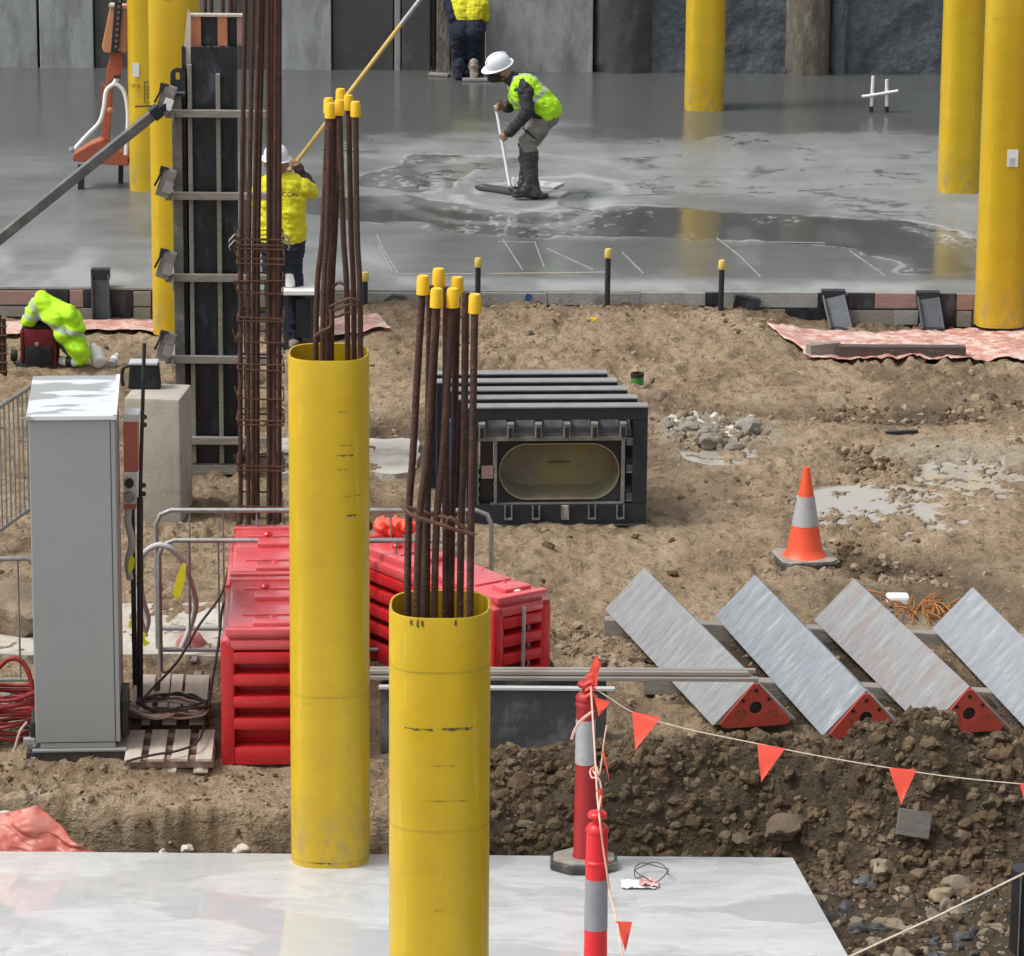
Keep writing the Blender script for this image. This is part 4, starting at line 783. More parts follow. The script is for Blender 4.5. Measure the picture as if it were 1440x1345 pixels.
# the slewed one
YN = float(G(694, 1010)[1]); hN = .86; nz_ = D(694, 846, YN)[2]; hN = nz_
rzn = R(36); ux, uy = V(math.cos(rzn), math.sin(rzn), 0), V(-math.sin(rzn), math.cos(rzn), 0); wN = .46
pN = D(694, 900, YN); AN = V(pN[0], YN, 0) + ux * wN / 2
wb3 = water_barrier(AN, rzn, 1.75, wN, hN, 'red water barrier set askew behind the long steel strips')
wb3['label'] = 'red water barrier set askew behind the long steel strips'
MB().tube([(-.02, -.03, .12), (-.01, -.03, .72)], .012, 6).build('drain_tube', pm('silver_rod', (.4, .4, .4), (.3, .3, .3), 9, .4, metal=.5), wb3, local=True)
MB().lathe([(.035, 0), (.045, .008), (.02, .022)], (.02, .12, hN + .002), 12).build('valve', WHITE, wb3, smooth=40, local=True)
# orange bundle lying on it
pbag = D(556, 770, AN[1] + 1.45); zb_ = hN + .03
ob_ = thing('orange_bundle', 'crumpled orange mesh bundle with a black end on the askew red barrier', 'bundle', (pbag[0], AN[1] + 1.45, zb_ - .02))
XX, YY = np.meshgrid(np.linspace(-1, 1, 28), np.linspace(0, 2 * math.pi, 20)); rr_ = .055 * np.sqrt(np.clip(1 - np.abs(XX)**4, 0.02, 1)) * (1 + .9 * fbm(XX * 5, np.cos(YY) * 2, np.sin(YY) * 2, 3, 3))
gm = gridmesh('bundle_mesh', XX * .15, rr_ * np.cos(YY) * 1.5, .045 + rr_ * np.sin(YY), ORFLAG); gm.parent = ob_
MB().lathe([(.02, -.02), (.04, 0), (.045, .03), (.03, .05)], (-.175, 0, .045), 12, ax=(-1, 0, .1)).build('black_end', BLACK, ob_, smooth=50, local=True)

# ================================================================== TRAFFIC CONE
pcn = GG(1131, 789); cn = thing('traffic_cone', 'orange traffic cone with grey reflective band standing on the soil', 'cone', pcn, R(12))
sq = [(.225 * x, .225 * y) for x, y in ((-1, -.75), (-.75, -1), (.75, -1), (1, -.75), (1, .75), (.75, 1), (-.75, 1), (-1, .75))]
MB().prism([(x, y, -.02) for x, y in sq], (0, 0, .045)).build('base', RUBBER, cn, bev=.008, local=True); MB().prism([(x * .93, y * .93, .026) for x, y in sq], (0, 0, .012)).build('base_top', RUBBERP, cn, bev=.004, local=True)
def conez(z): return .145 - .122 * z / .70
MB().lathe([(.165, .037), (.15, .05), (conez(.1), .1), (conez(.27), .27)], n=28).build('lower_body', ORANGE, cn, smooth=50, local=True)
MB().lathe([(conez(.27) + .002, .27), (conez(.49) + .002, .49)], n=28).build('reflective_sleeve', REFL, cn, smooth=50, local=True)
MB().lathe([(conez(.49), .49), (conez(.69), .69), (.022, .705), (.015, .70)], n=28).build('upper_body', ORANGE, cn, smooth=50, local=True)

# ================================================================== GALVANISED PRISMS on bearers
PZ = .10
def prism_unit(bl, br_back, label, idx):
    P = G(*bl, PZ); Q = G(*br_back, PZ); u = Q - P; L = np.linalg.norm(u); rz = math.atan2(u[1], u[0]) - math.pi / 2
    t = thing('triangular_steel_prism', label, 'steel prism', P, rz, 'galvanised triangular prisms on bearers')
    w, hgt = .56, .285; s = .015
    # two folded plates meeting at a ridge, closed below
    mb = MB(); mb.prism([(0, .02, 0), (w / 2, .02, hgt), (w, .02, 0)], (0, L - .02, 0)); body = mb.build('folded_plate', GALVS[idx - 1], t, bev=.006, local=True)
    # red end plate with a big hole, small holes
    O = V(w / 2, 0, .105); tri = [V(.055, 0, .012), V(w / 2, 0, hgt - .005), V(w - .055, 0, .012)]
    tri = [V(.045, 0, .010), V(w / 2 - .02, 0, hgt - .022), V(w / 2 + .02, 0, hgt - .022), V(w - .045, 0, .010), V(w - .075, 0, -.02), V(.075, 0, -.02)]
    n = 48; hole = []; outer = []
    for k in range(n):
        a = 2 * math.pi * k / n; d_ = V(math.cos(a), 0, math.sin(a)); hole.append(O + d_ * .042); best = 9
        for p, q in zip(tri, tri[1:] + tri[:1]):
            e = q - p; M2 = np.array([[d_[0], -e[0]], [d_[2], -e[2]]])
            if abs(np.linalg.det(M2)) < 1e-9: continue
            r_, k2 = np.linalg.solve(M2, [(p - O)[0], (p - O)[2]])
            if r_ > 0 and -1e-6 <= k2 <= 1 + 1e-6: best = min(best, r_)
        outer.append(O + d_ * best)
    mb = MB()
    for yy in (.0, .018): mb.v += [tuple(p + V(0, yy, 0)) for p in hole] + [tuple(p + V(0, yy, 0)) for p in outer]
    for j in range(n):
        k2 = (j + 1) % n; mb.f += [(j, k2, n + k2, n + j), (2 * n + j, 3 * n + j, 3 * n + k2, 2 * n + k2), (j, 2 * n + j, 2 * n + k2, k2), (n + j, n + k2, 3 * n + k2, 3 * n + j)]
    pl = mb.build('end_plate', REDPLATE, t, local=True)
    MB().lathe([(.0425, 0), (.0425, .012)], O + V(0, .017, 0), 24, ax=(0, 1, 0)).build('hole_back', BLACK, pl, local=True)
    for dx, dz in ((0, .115), (-.085, .052), (.085, .052)): MB().lathe([(.013, 0), (.013, .006)], O + V(dx, -.003, dz), 12, ax=(0, 1, 0)).build('bolt_hole', BLACK, pl, local=True)
    r_ = np.random.default_rng(idx); mb = MB()          # scribbled marks on the plate
    for sx_ in (-.13, .10):
        for k in range(4):
            a = V(sx_ + k * .022 + r_.normal(0, .004), -.003, -.05 + r_.normal(0, .012)) + O; b_ = a + V(r_.normal(0, .012), 0, .035 + r_.normal(0, .008)); mb.tube([a, (a + b_) / 2 + V(.01, 0, 0), b_], .0028, 4)
    mb.build('paint_scribble', SCUFF, pl, local=True)
    return t
prism_unit((1003, 1022), (850, 857), 'galvanised triangular prism whose front lies under the long steel strips', 1)
prism_unit((1157, 1036), (1005, 867), 'galvanised triangular prism, its red end half buried behind the soil heap', 2)
prism_unit((1303, 1030), (1144, 872), 'galvanised triangular prism with brown stained face and bright red end', 3)
prism_unit((1468, 1052), (1310, 884), 'galvanised triangular prism beside the one with the brown stained face', 4)
for k, (x0, y0, x1, y1) in enumerate(((850, 888, 1560, 918), (905, 968, 1600, 1000))):
    a, b_ = G(x0, y0, .0), G(x1, y1, .0); L = np.linalg.norm(b_ - a)
    o = MB().bar(a + V(0, 0, .035), b_ + V(0, 0, .035), .10, .125).build('timber_bearer', TIMB, bev=.006); single(o, a)
    tag(o, ['square timber bearer under the far ends of the galvanised prisms', 'square timber bearer under the red ends of the galvanised prisms'][k], 'bearer', 'timber bearers')

# ================================================================== TROUGH and long strips
YT = 24.62; zt_ = D(760, 968, YT)[2]; xl, xr = D(535, 1000, YT)[0], D(853, 1000, YT)[0]
tr = thing('steel_trough', 'dark grey stained steel trough behind the soil heap', 'trough', ((xl + xr) / 2, YT, 0))
MB().box(((xl + xr) / 2, YT + .01, zt_ / 2 - .03), (xr - xl, .02, zt_ + .04)).build('front_plate', SLATE, tr); MB().box(((xl + xr) / 2, YT + .34, zt_ / 2 - .03), (xr - xl, .02, zt_ + .04)).build('back_plate', SLATE, tr)
MB().box((xr - .011, YT + .175, zt_ / 2 - .03), (.022, .31, zt_ + .04)).build('end_plate', BLACK, tr); MB().box((xl + .011, YT + .175, zt_ / 2 - .03), (.022, .31, zt_ + .04)).build('end_plate', BLACK, tr)
MB().box(((xl + xr) / 2 + .02, YT + .005, zt_ - .002), (xr - xl + .06, .05, .018)).build('top_lip', pm('bright_lip', (.6, .6, .58), (.5, .5, .48), 9, .4, metal=.2), tr, bev=.003)
MB().box(((xl + xr) / 2, YT + .175, .1), (xr - xl - .05, .3, .05)).build('floor_plate', SLATE, tr)
STR = pm('steel_strip', (.38, .345, .31), (.27, .24, .215), 8, .45, .6, metal=.35, stretch=(.3, 4, 4), c3=(.20, .14, .11), sc3=5, f3=(.6, .75)) 
for k, (xa, xb_, dy, dz) in enumerate(((505, 1066, .10, .034), (500, 1058, .155, .034), (515, 1046, .20, .034), (508, 1052, .13, .064), (520, 1062, .18, .066))):
    a, b_ = D(xa, 960, YT + dy), D(xb_, 960, YT + dy + .03); a[2] = b_[2] = zt_ + dz - .006
    o = MB().bar(a, b_, .042, .024).build('steel_strip', STR, bev=.004); single(o, a); tag(o, 'long narrow steel strip lying across the trough towards the galvanised prism', 'steel strip', 'long steel strips on the trough')

# ================================================================== PALLETS, cables, coil
def pallet(P, rz, label, slats, ln, wd, tilt=0.):
    t = thing('timber_pallet', label, 'pallet', P, rz, 'pale timber pallets'); t.rotation_euler = (tilt, 0, rz); ROOTM[t.name] = Matrix.Translation(Vector(P)) @ t.rotation_euler.to_matrix().to_4x4()
    for x, w in slats: MB().box((x, ln / 2 + rng.normal(0, .006), .085 + rng.normal(0, .002)), (w, ln, .02)).build('slat', TIMBP, t, bev=.003, local=True)
    for y in (.10, ln / 2, ln - .05): MB().box((wd / 2, y, .045), (wd, .08, .058)).build('stringer', TIMBPINK, t, bev=.004, local=True)
    for x in (.08, wd / 2, wd - .08): MB().box((x, ln / 2, .008), (.09, ln, .016)).build('bottom_board', TIMBP, t, bev=.003, local=True)
    return t
a = GG(175, 1086); pallet((a[0], a[1], .0), R(2), 'pale timber pallet in front between the grey cabinet and red barrier', [(.05, .10), (.195, .10), (.34, .10), (.49, .10)], .58, .55)
a = G(182, 1036); pallet((a[0], a[1] + .04, .06), R(2), 'pale timber pallet with coiled cables behind the front pallet', [(.07, .135), (.205, .06), (.28, .075), (.41, .15)], .62, .50, R(5))
def cable(name, pts, r, mat, label, grp=None):
    o = MB().tube(catmull(pts, 8), r, 7).build(name, mat, smooth=60); single(o, pts[0]); return tag(o, label, 'cable', grp)
pc_ = G(232, 1000, .22)
co = []
for k in range(52):
    a = k * .42; co.append(pc_ + V((.22 + .03 * math.sin(k * .9)) * math.cos(a) + .03 * math.sin(k * .31), (.17 + .05 * math.sin(k * 1.3)) * math.sin(a), .006 * (k % 7) + .01 * math.sin(k * .7)))
cable('cable_coil', co, .0085, CABLEP, 'tangled pale brown cable coil lying on the rear pallet')
co2 = []
for k in range(40):
    a = k * .45 + 1; co2.append(pc_ + V(.05 + (.20 + .03 * math.sin(k * .8)) * math.cos(a), .02 + (.15 + .04 * math.sin(k * 1.1)) * math.sin(a), .035 + .006 * (k % 5)))
cable('cable_coil', co2, .0095, CABLEB, 'dark brown cable coil lying on the rear pallet')
cable('trailing_cable', [G(288, 1005, .2), G(286, 1025, .16), G(276, 1045, .15), G(250, 1056, .14), G(215, 1062, .14), G(182, 1070, .14), G(176, 1077, .12)], .008, CABLEB, 'thin dark cable trailing across the front pallet slats')
cable('hanging_cable', [D(413, 780, A1[1] + 2.2), D(370, 778, A1[1] + 2.2), D(335, 785, A1[1] + 2.1), D(322, 800, A1[1] + 2.), D(310, 838, A1[1] + 1.6), D(280, 880, A1[1] + 1.3), D(250, 930, A1[1] + 1.0), D(215, 968, A1[1] + .7), D(200, 985, A1[1] + .45)], .009, CABLEB, 'dark cable draped over the rear red barrier down to the coil')
cable('hanging_cable', [D(412, 812, A1[1] + 1.55), D(370, 818, A1[1] + 1.5), D(330, 830, A1[1] + 1.45), D(314, 850, A1[1] + 1.4), D(308, 900, A1[1] + 1.3), D(300, 950, A1[1] + 1.0), D(293, 995, A1[1] + .75), D(290, 1012, A1[1] + .6)], .009, CABLEB, 'dark cable draped over the red barrier crown and falling beside it')
# grey conduit looping over the lower crowd barrier, with yellow tags
YL = float(G(226, 938)[1]) - .06
cable('grey_conduit', [D(202, 895, YL), D(208, 870, YL), D(200, 840, YL - .02), D(197, 800, YL - .03), D(203, 778, YL - .04), D(222, 767, YL - .05), D(240, 772, YL - .05), D(257, 790, YL + .02), D(268, 820, YL + .12), D(275, 850, YL + .2), D(268, 880, YL + .25), D(255, 912, YL + .2)], .021, CABLEW, 'pale grey conduit looping over the lower crowd barrier')
cable('grey_conduit', [D(205, 895, YL - .05), D(197, 865, YL - .06), D(196, 830, YL - .06), D(200, 790, YL - .05)], .019, CABLEW, 'short pale grey conduit hanging beside the black post')
for k, (pts, lb) in enumerate((([(257, 792), (262, 794), (260, 815), (254, 838), (247, 845), (243, 835), (248, 812)], 'long yellow plastic tag hanging from the looped grey conduit'), ([(199, 888), (206, 892), (204, 900), (212, 905), (202, 910)], 'small crumpled yellow tag at the foot of the grey conduit'), ([(182, 873), (188, 870), (186, 884), (180, 882)], 'tiny yellow tag beside the foot of the black post'))):
    o = MB().prism([D(a, q, YL - .10) for a, q in pts], (0, .006, 0)).build('yellow_tag', TAG); single(o, D(*pts[0], YL - .1)); tag(o, lb, 'tag')
o = MB().lathe([(.11, 0), (.10, .05), (.07, .10), (.03, .11)], G(268, 912, .0), 18).build('conduit_boot', pm('faded_pink', (.48, .20, .18), (.4, .16, .14), 7, .6), smooth=50); single(o, G(268, 912)); tag(o, 'faded pink plastic boot at the conduit foot', 'conduit boot')
# red cable coil at the far left and the looping red hose
pr = G(8, 1040, .02); rc_ = thing('red_cable_coil', 'heap of coiled dark red cable left of the grey cabinet', 'cable coil', pr)
for k in range(9):
    q = []; ph = rng.uniform(0, 6); r0 = rng.uniform(.17, .22)
    for j in range(25): a = j / 24 * 2 * math.pi; q.append((r0 * math.cos(a + ph) * 1.05, .10 + r0 * math.sin(a + ph) * .8, .03 + k * .033 + .02 * math.sin(a * 2 + ph)))
    MB().tube(q, .014, 7, caps=False).build('loop', CABLER, rc_, smooth=60, local=True)
cable('red_hose', [G(-30, 1030, .1), D(-12, 960, pr[1] + .2), D(2, 935, pr[1] + .2), D(18, 926, pr[1] + .2), D(34, 934, pr[1] + .2), D(44, 960, pr[1] + .18), D(47, 1000, pr[1] + .15), D(46, 1040, pr[1] + .1)], .017, CABLER, 'dark red hose arching up from the cable coil')
cable('pink_cable', [D(-20, 1080, pr[1] - .25), D(6, 1074, pr[1] - .25), D(20, 1055, pr[1] - .2), D(28, 1030, pr[1] - .15), D(38, 1016, pr[1] - .1)], .010, CABLEP, 'pale pink cable curving out of the red cable coil')
# ================================================================== BOLLARDS and flag line
def bollard(P, h, r, label, reds, band, bz, base_mat):
    t = thing('t_top_bollard', label, 'bollard', P, 0, 'red plastic bollards on the pale slab')
    oc_ = [(.215 * math.cos(a), .17 * math.sin(a)) for a in np.arange(8) * math.pi / 4 + math.pi / 8]
    MB().prism([(x, y, .0) for x, y in oc_], (0, 0, .05)).build('rubber_base', RUBBER, t, bev=.01, local=True); MB().prism([(x * .9, y * .9, .05) for x, y in oc_], (0, 0, .018)).build('base_top', base_mat, t, bev=.006, local=True)
    rr = lambda z: r * (1.06 - .16 * z / h)
    MB().lathe([(rr(.06) * 1.15, .06), (rr(.1), .09), (rr(bz[0]), bz[0])], n=26).build('lower_body', reds, t, smooth=40, local=True)
    MB().lathe([(rr(bz[0]) + .0015, bz[0]), (rr(bz[1]) + .0015, bz[1])], n=26).build('reflective_band', band, t, smooth=40, local=True)
    s = h - .095; zr = bz[1] + .085
    MB().lathe([(rr(bz[1]), bz[1]), (rr(zr), zr - .008), (rr(zr) * 1.12, zr), (rr(zr) * 1.12, zr + .012), (rr(zr), zr + .02), (rr(s), s - .02), (rr(s) * 1.1, s - .015), (rr(s) * 1.1, s), (rr(s) * .8, s + .022), (r * .42, s + .03), (r * .36, s + .055)], n=26).build('upper_body', reds, t, smooth=40, local=True)
    MB().lathe([(r * .36, s + .05), (r * .8, s + .062), (r * .88, s + .075), (r * .75, s + .09), (r * .3, s + .098)], n=22).build('handle_knob', reds, t, smooth=50, local=True)
    return t
pB1 = G(839, 1141, FSZ + 1.12); bollard((pB1[0] + .004, pB1[1], FSZ), 1.12, .062, 'bright red bollard with grey band, bunting cord tied round its neck', REDW, REFLG, (.46, .745), RUBBERP)
pB2 = G(821, 1219, FSZ); hB2 = D(830, 958, pB2[1])[2] - FSZ; bollard((pB2[0], pB2[1], FSZ), hB2, .060, 'dull red bollard with white band on a muddy octagonal base', REDD, REFL, (.645, .915), RUBBERP)
def flagshape(p, q, tip, th=.003):
    p, q, tip = [np.array(k, float) for k in (p, q, tip)]; mb = MB(); n = 6; nr = np.cross(q - p, tip - p); nr /= np.linalg.norm(nr); ph = rng.uniform(0, 6); vs = []
    for s_ in (0, 1):
        for i in range(n + 1):
            t_ = i / n; a, b_ = p + (tip - p) * t_, q + (tip - q) * t_
            for j in range(3): vs.append(a + (b_ - a) * j / 2 + nr * (.012 * math.sin(t_ * 3 + j * 1.4 + ph) * t_ + th * s_))
    fs = []; m_ = 3 * (n + 1)
    for i in range(n):
        for j in range(2):
            a = i * 3 + j; fs += [(a, a + 1, a + 4, a + 3), (m_ + a, m_ + a + 3, m_ + a + 4, m_ + a + 1)]
        for e in (0, 2): a = i * 3 + e; fs.append((a, a + 3, m_ + a + 3, m_ + a) if e == 0 else (a, m_ + a, m_ + a + 3, a + 3))
    return mb.add(vs, fs)
def flag(parent, pts, Ys): flagshape(*[D(a, b_, y_) for (a, b_), y_ in zip(pts, Ys)]).build('flag', ORFLAG, parent, smooth=80)
Ya = pB2[1] - .07
bl_ = thing('flag_bunting', 'orange flag bunting strung from the dull red bollard across the soil heap', 'bunting', D(836, 970, Ya), 0, 'orange flag bunting')
def YL_(x): return Ya - (x - 836) * .0011
line = [(836, 968), (862, 985), (893, 1003), (960, 1024), (1065, 1046), (1150, 1063), (1250, 1080), (1340, 1093), (1440, 1103), (1560, 1112)]
MB().tube(catmull([D(a, q, YL_(a)) for a, q in line], 5), .0038, 5).build('cord', STRING, bl_, smooth=60)
for pts in ([(889, 1001), (929, 1010), (893, 1055)], [(1065, 1046), (1104, 1053), (1070, 1100)], [(1250, 1080), (1289, 1083), (1267, 1131)], [(1434, 1102), (1470, 1106), (1446, 1148)]):
    flag(bl_, pts, [YL_(p[0]) - .004 for p in pts])
pe = D(1560, 1112, YL_(1560)); o = MB().tube([V(pe[0], pe[1], -.5), pe + V(0, 0, .08)], .016, 8).build('steel_picket', STEELD, smooth=60); single(o, V(pe[0], pe[1], -.5)); tag(o, 'dark steel picket holding the far end of the long flag bunting', 'picket')
bs_ = thing('flag_bunting', 'short orange flag bunting knotted between the two red bollards', 'bunting', D(845, 1140, pB1[1] - .07), 0, 'orange flag bunting')
Y2, Y1_ = pB2[1] - .075, pB1[1] - .075
def mixY(t): return Y2 + (Y1_ - Y2) * t
MB().tube(catmull([D(831, 965, Y2), D(833, 1000, mixY(.1)), D(836, 1050, mixY(.3)), D(838, 1085, mixY(.5)), D(840, 1120, mixY(.8)), D(843, 1150, Y1_), D(848, 1190, Y1_ - .01), D(854, 1230, Y1_ - .02), D(857, 1252, Y1_ - .02)], 6), .0055, 6).build('cord', pm('pink_cord', (.72, .45, .36), (.62, .36, .28), 20, .8), bs_, smooth=60)
MB().tube(catmull([D(833, 1080, mixY(.5)), D(830, 1085, mixY(.5)), D(833, 1094, mixY(.52)), D(841, 1090, mixY(.52)), D(838, 1078, mixY(.5)), D(834, 1084, mixY(.5)), D(843, 1098, mixY(.55)), D(845, 1115, mixY(.7)), D(842, 1140, Y1_)], 5), .006, 6).build('knot', MATS['pink_cord'], bs_, smooth=60)
MB().tube(catmull([D(835, 1000, mixY(.1)), D(818, 1013, mixY(.1)), D(808, 1028, mixY(.1)), D(804, 1040, mixY(.1))], 5), [.009] * 16, 5).build('tail', MATS['pink_cord'], bs_, smooth=60)
MB().tube(catmull([D(853, 1020, mixY(.1)), D(849, 1045, mixY(.2)), D(846, 1070, mixY(.35)), D(843, 1090, mixY(.5))], 5), .004, 5).build('cord', MATS['pink_cord'], bs_, smooth=60)
for pts, tt in (([(828, 946), (838, 921), (846, 938)], .0), ([(824, 952), (845, 928), (838, 968)], .0), ([(836, 981), (858, 987), (842, 1008)], .05), ([(846, 1056), (850, 1058), (858, 1103)], .4), ([(838, 1112), (847, 1108), (847, 1145)], .75), ([(866, 1296), (889, 1297), (880, 1339)], 1.3)):
    flag(bs_, pts, [mixY(tt) - .01] * 3)
for k in range(4): MB().tube(catmull([D(824, 953 + 9 * k, Y2 + .02), D(831, 949 + 9 * k, Y2 - .01), D(839, 953 + 9 * k, Y2 + .02)], 4), .009, 6).build('wrap', ORFLAG, bs_, smooth=60)
MB().tube(catmull([D(857, 1252, Y1_ - .02), D(862, 1275, mixY(1.2)), D(868, 1298, mixY(1.3)), D(876, 1350, mixY(1.4))], 5), .0055, 6).build('cord', MATS['pink_cord'], bs_, smooth=60)

# ================================================================== PEOPLE
def capmesh(mb, a, b, ra, rb, n=14):
    a, b = np.array(a, float), np.array(b, float); d = b - a; L = np.linalg.norm(d) + 1e-9; prof = []
    for k in range(6): t_ = -math.pi / 2 + k * math.pi / 10; prof.append((ra * math.cos(t_) + 1e-4, ra * math.sin(t_)))
    for k in range(6): t_ = k * math.pi / 10; prof.append((rb * math.cos(t_) + 1e-4, L + rb * math.sin(t_)))
    mb.lathe(prof, a, n, ax=d / L)
def blob(name, caps, mats, parent, voxel=.011, fold=.0, smooth_it=3, foldsc=9., stripes=None):
    """one continuous surface grown over tapered limbs; each face takes the material of the limb it belongs to"""
    mb = MB()
    for a, b, ra, rb, mi in caps: capmesh(mb, a, b, ra, rb)
    me = bpy.data.meshes.new('tmp'); me.from_pydata(mb.v, [], mb.f); me.update(); bm = bmesh.new(); bm.from_mesh(me); bmesh.ops.recalc_face_normals(bm, faces=bm.faces); bm.to_mesh(me); bm.free()
    o = bpy.data.objects.new('tmp', me); col.objects.link(o)
    r_ = o.modifiers.new('r', 'REMESH'); r_.mode = 'VOXEL'; r_.voxel_size = voxel; s_ = o.modifiers.new('s', 'SMOOTH'); s_.iterations = smooth_it; s_.factor = .5
    dg = bpy.context.evaluated_depsgraph_get(); dg.update(); ev = o.evaluated_get(dg); m2 = bpy.data.meshes.new_from_object(ev)
    bpy.data.objects.remove(o); bpy.data.meshes.remove(me); m2.name = name
    nv = len(m2.vertices); co = np.empty(nv * 3); m2.vertices.foreach_get('co', co); co = co.reshape(-1, 3); no = np.empty(nv * 3); m2.vertices.foreach_get('normal', no); no = no.reshape(-1, 3)
    def nearest(P):
        best = np.full(len(P), 9.); who = np.zeros(len(P), int)
        for a, b, ra, rb, mi in caps:
            a, b = np.array(a, float), np.array(b, float); d = b - a; t_ = np.clip(((P - a) @ d) / (d @ d + 1e-9), 0, 1); q = np.linalg.norm(P - a - t_[:, None] * d, axis=1) - (ra + (rb - ra) * t_)
            m_ = q < best; best[m_] = q[m_]; who[m_] = mi
        return who
    if fold:
        w_ = nearest(co); cloth = np.array([0 if mats[i] is SKIN else 1 for i in range(len(mats))])[w_]
        f_ = fbm(co[:, 0] * foldsc + co[:, 2] * 4, co[:, 2] * foldsc * 1.3, co[:, 1] * foldsc, 3, 77); co = co + no * (fold * np.abs(f_) * 2 * cloth)[:, None]
        m2.vertices.foreach_set('co', co.ravel())
    nf = len(m2.polygons); ce = np.empty(nf * 3); m2.polygons.foreach_get('center', ce); ce = ce.reshape(-1, 3); idx = nearest(ce)
    if stripes is not None: idx = stripes(ce, idx)
    for mt_ in mats: m2.materials.append(mt_)
    m2.polygons.foreach_set('material_index', idx.astype(np.int32)); m2.polygons.foreach_set('use_smooth', np.ones(nf, bool)); m2.update()
    ob = bpy.data.objects.new(name, m2); col.objects.link(ob)
    if parent is not None: m2.transform(rootmat(parent).inverted()); ob.parent = parent
    return ob
def hand(wr, knuck, tipdir, thumbdir, mi, r=.0095):
    """palm plus five bent fingers of unequal length"""
    wr, knuck = np.array(wr, float), np.array(knuck, float); d = knuck - wr; d /= np.linalg.norm(d); side = np.cross(d, np.array(tipdir, float)); side /= np.linalg.norm(side); caps = []
    for k in (-1, 0, 1): caps.append((wr + side * .012 * k, knuck + side * .026 * k, .022, .018, mi))
    for k, L in zip((-1.5, -.5, .5, 1.5), (.065, .078, .074, .055)):
        b0 = knuck + side * .021 * k; td = np.array(tipdir, float); td /= np.linalg.norm(td); b1 = b0 + (d * .75 + td * .65) * L * .5; b2 = b1 + (td - d * .35) * L * .62
        caps += [(b0, b1, r, r * .95, mi), (b1, b2, r * .95, r * .8, mi)]
    th0 = wr + side * .03 + d * .02; th1 = th0 + (side * .7 + d * .5 + np.array(thumbdir, float) * .5) * .045; caps += [(th0, th1, .012, .011, mi), (th1, th1 + (d * .6 + np.array(thumbdir, float) * .6) * .04, .011, .009, mi)]
    return caps
def helmet(parent, c, axis_, front, r=.125, mat=HATW):
    c = np.array(c, float); z = np.array(axis_, float); z /= np.linalg.norm(z); x = np.array(front, float); x -= z * (x @ z); x /= np.linalg.norm(x); y = np.cross(z, x); mb = MB(); n = 28; prof = [(1.22, -.02), (1.20, .0), (1.02, .03), (1.0, .25), (.93, .55), (.76, .83), (.5, 1.02), (.22, 1.09), (.02, 1.10)]
    for rr, h in prof:
        for j in range(n):
            a = 2 * math.pi * j / n; lx_2 = rr * math.cos(a) * 1.10; ly = rr * math.sin(a) * .92
            if h <= .0 and math.cos(a) > .2: lx_2 += .28 * (math.cos(a) - .2)
            mb.v.append(tuple(c + r * (x * lx_2 + y * ly + z * h)))
    for i in range(len(prof) - 1):
        for j in range(n): a = i * n + j; b_ = i * n + (j + 1) % n; mb.f.append((a, b_, b_ + n, a + n))
    mb.f.append(tuple(range(n))[::-1]); mb.f.append(tuple(len(mb.v) - n + j for j in range(n)))
    o = mb.build('hard_hat', mat, parent, smooth=50); rg = MB(); rg.tube([c + r * (x * 1.05 * math.cos(t_) + z * (.35 + .78 * math.sin(t_))) for t_ in np.linspace(.35, 2.6, 10)], .011, 6); rg.build('hat_ridge', mat, o, smooth=60); return o

# ---- worker bending over the float, facing left
g = G(745, 274, SLZ + .03); YA = float(g[1]); J = lambda x, y, d=0.: D(x, y, YA + d)
w1_ = thing('person', 'person in lime vest and white hard hat bending over a long-handled float', 'person', V(g[0], YA, SLZ), 0, 'concrete workers')
SK, CL, TR, BT, BE = 0, 1, 2, 3, 4
sole = SLZ + .028
caps = []
for s_ in (-.085, .085):
    caps += [(J(764, 159, s_), J(755, 146, s_), .125, .125, CL), (J(755, 146, s_), J(739, 127, s_), .128, .135, CL)]
caps += [(J(737, 124, -.12), J(735, 123, .12), .115, .115, CL), (J(767, 163, -.07), J(767, 163, .07), .135, .135, TR), (J(726, 116), J(712, 107), .072, .066, CL), (J(706, 100), J(702, 98), .098, .094, SK), (J(700, 105), J(695, 108), .078, .066, BE), (J(706, 104, -.05), J(698, 108, -.04), .05, .045, BE), (J(690, 104), J(687, 106), .022, .016, SK), (J(706, 103, -.09), J(708, 105, -.095), .02, .02, SK)]  # dark beard, enlarged over the jaw to paint the face's shade
nh = J(709, 191, -.17); 
caps += [(J(738, 124, -.19), J(742, 158, -.27), .078, .060, CL), (J(742, 158, -.27), J(716, 187, -.22), .062, .046, CL), (J(716, 187, -.22), J(711, 190, -.19), .034, .03, SK)] + hand(J(712, 189, -.19), J(706, 194, -.15), (.3, .9, -.1), (-.4, .2, .5), SK)
caps += [(J(728, 122, .19), J(722, 146, .26), .076, .060, CL), (J(722, 146, .26), J(711, 152, .12), .060, .044, CL), (J(711, 152, .12), J(705, 151, .08), .034, .03, SK)] + hand(J(706, 151, .08), J(699, 150, .03), (.2, -.9, -.2), (-.3, -.3, .5), SK)
for s_, kx, ky, ax_, ay, tx, ty in ((-.11, 741, 196, 747, 252, 727, 270), (.13, 752, 194, 741, 240, 722, 250)):
    caps += [(J(767, 164, s_ * .8), J(kx, ky, s_), .118, .084, TR), (J(kx, ky, s_), J(ax_, ay - 36, s_), .084, .070, TR)]
    A_ = J(ax_, ay, s_); A_[2] = max(A_[2], sole + .10) ; T_ = J(tx, ty, s_ - .02); T_[2] = sole + .045; H_ = A_ + V(.05, 0, 0); H_[2] = sole + .05
    caps += [(J(ax_ - 1, ay - 36, s_), A_, .078, .068, BT), (A_, H_, .066, .052, BT), (H_, T_, .052, .046, BT), (A_, (T_ + H_) / 2 + V(0, 0, .03), .062, .05, BT)]
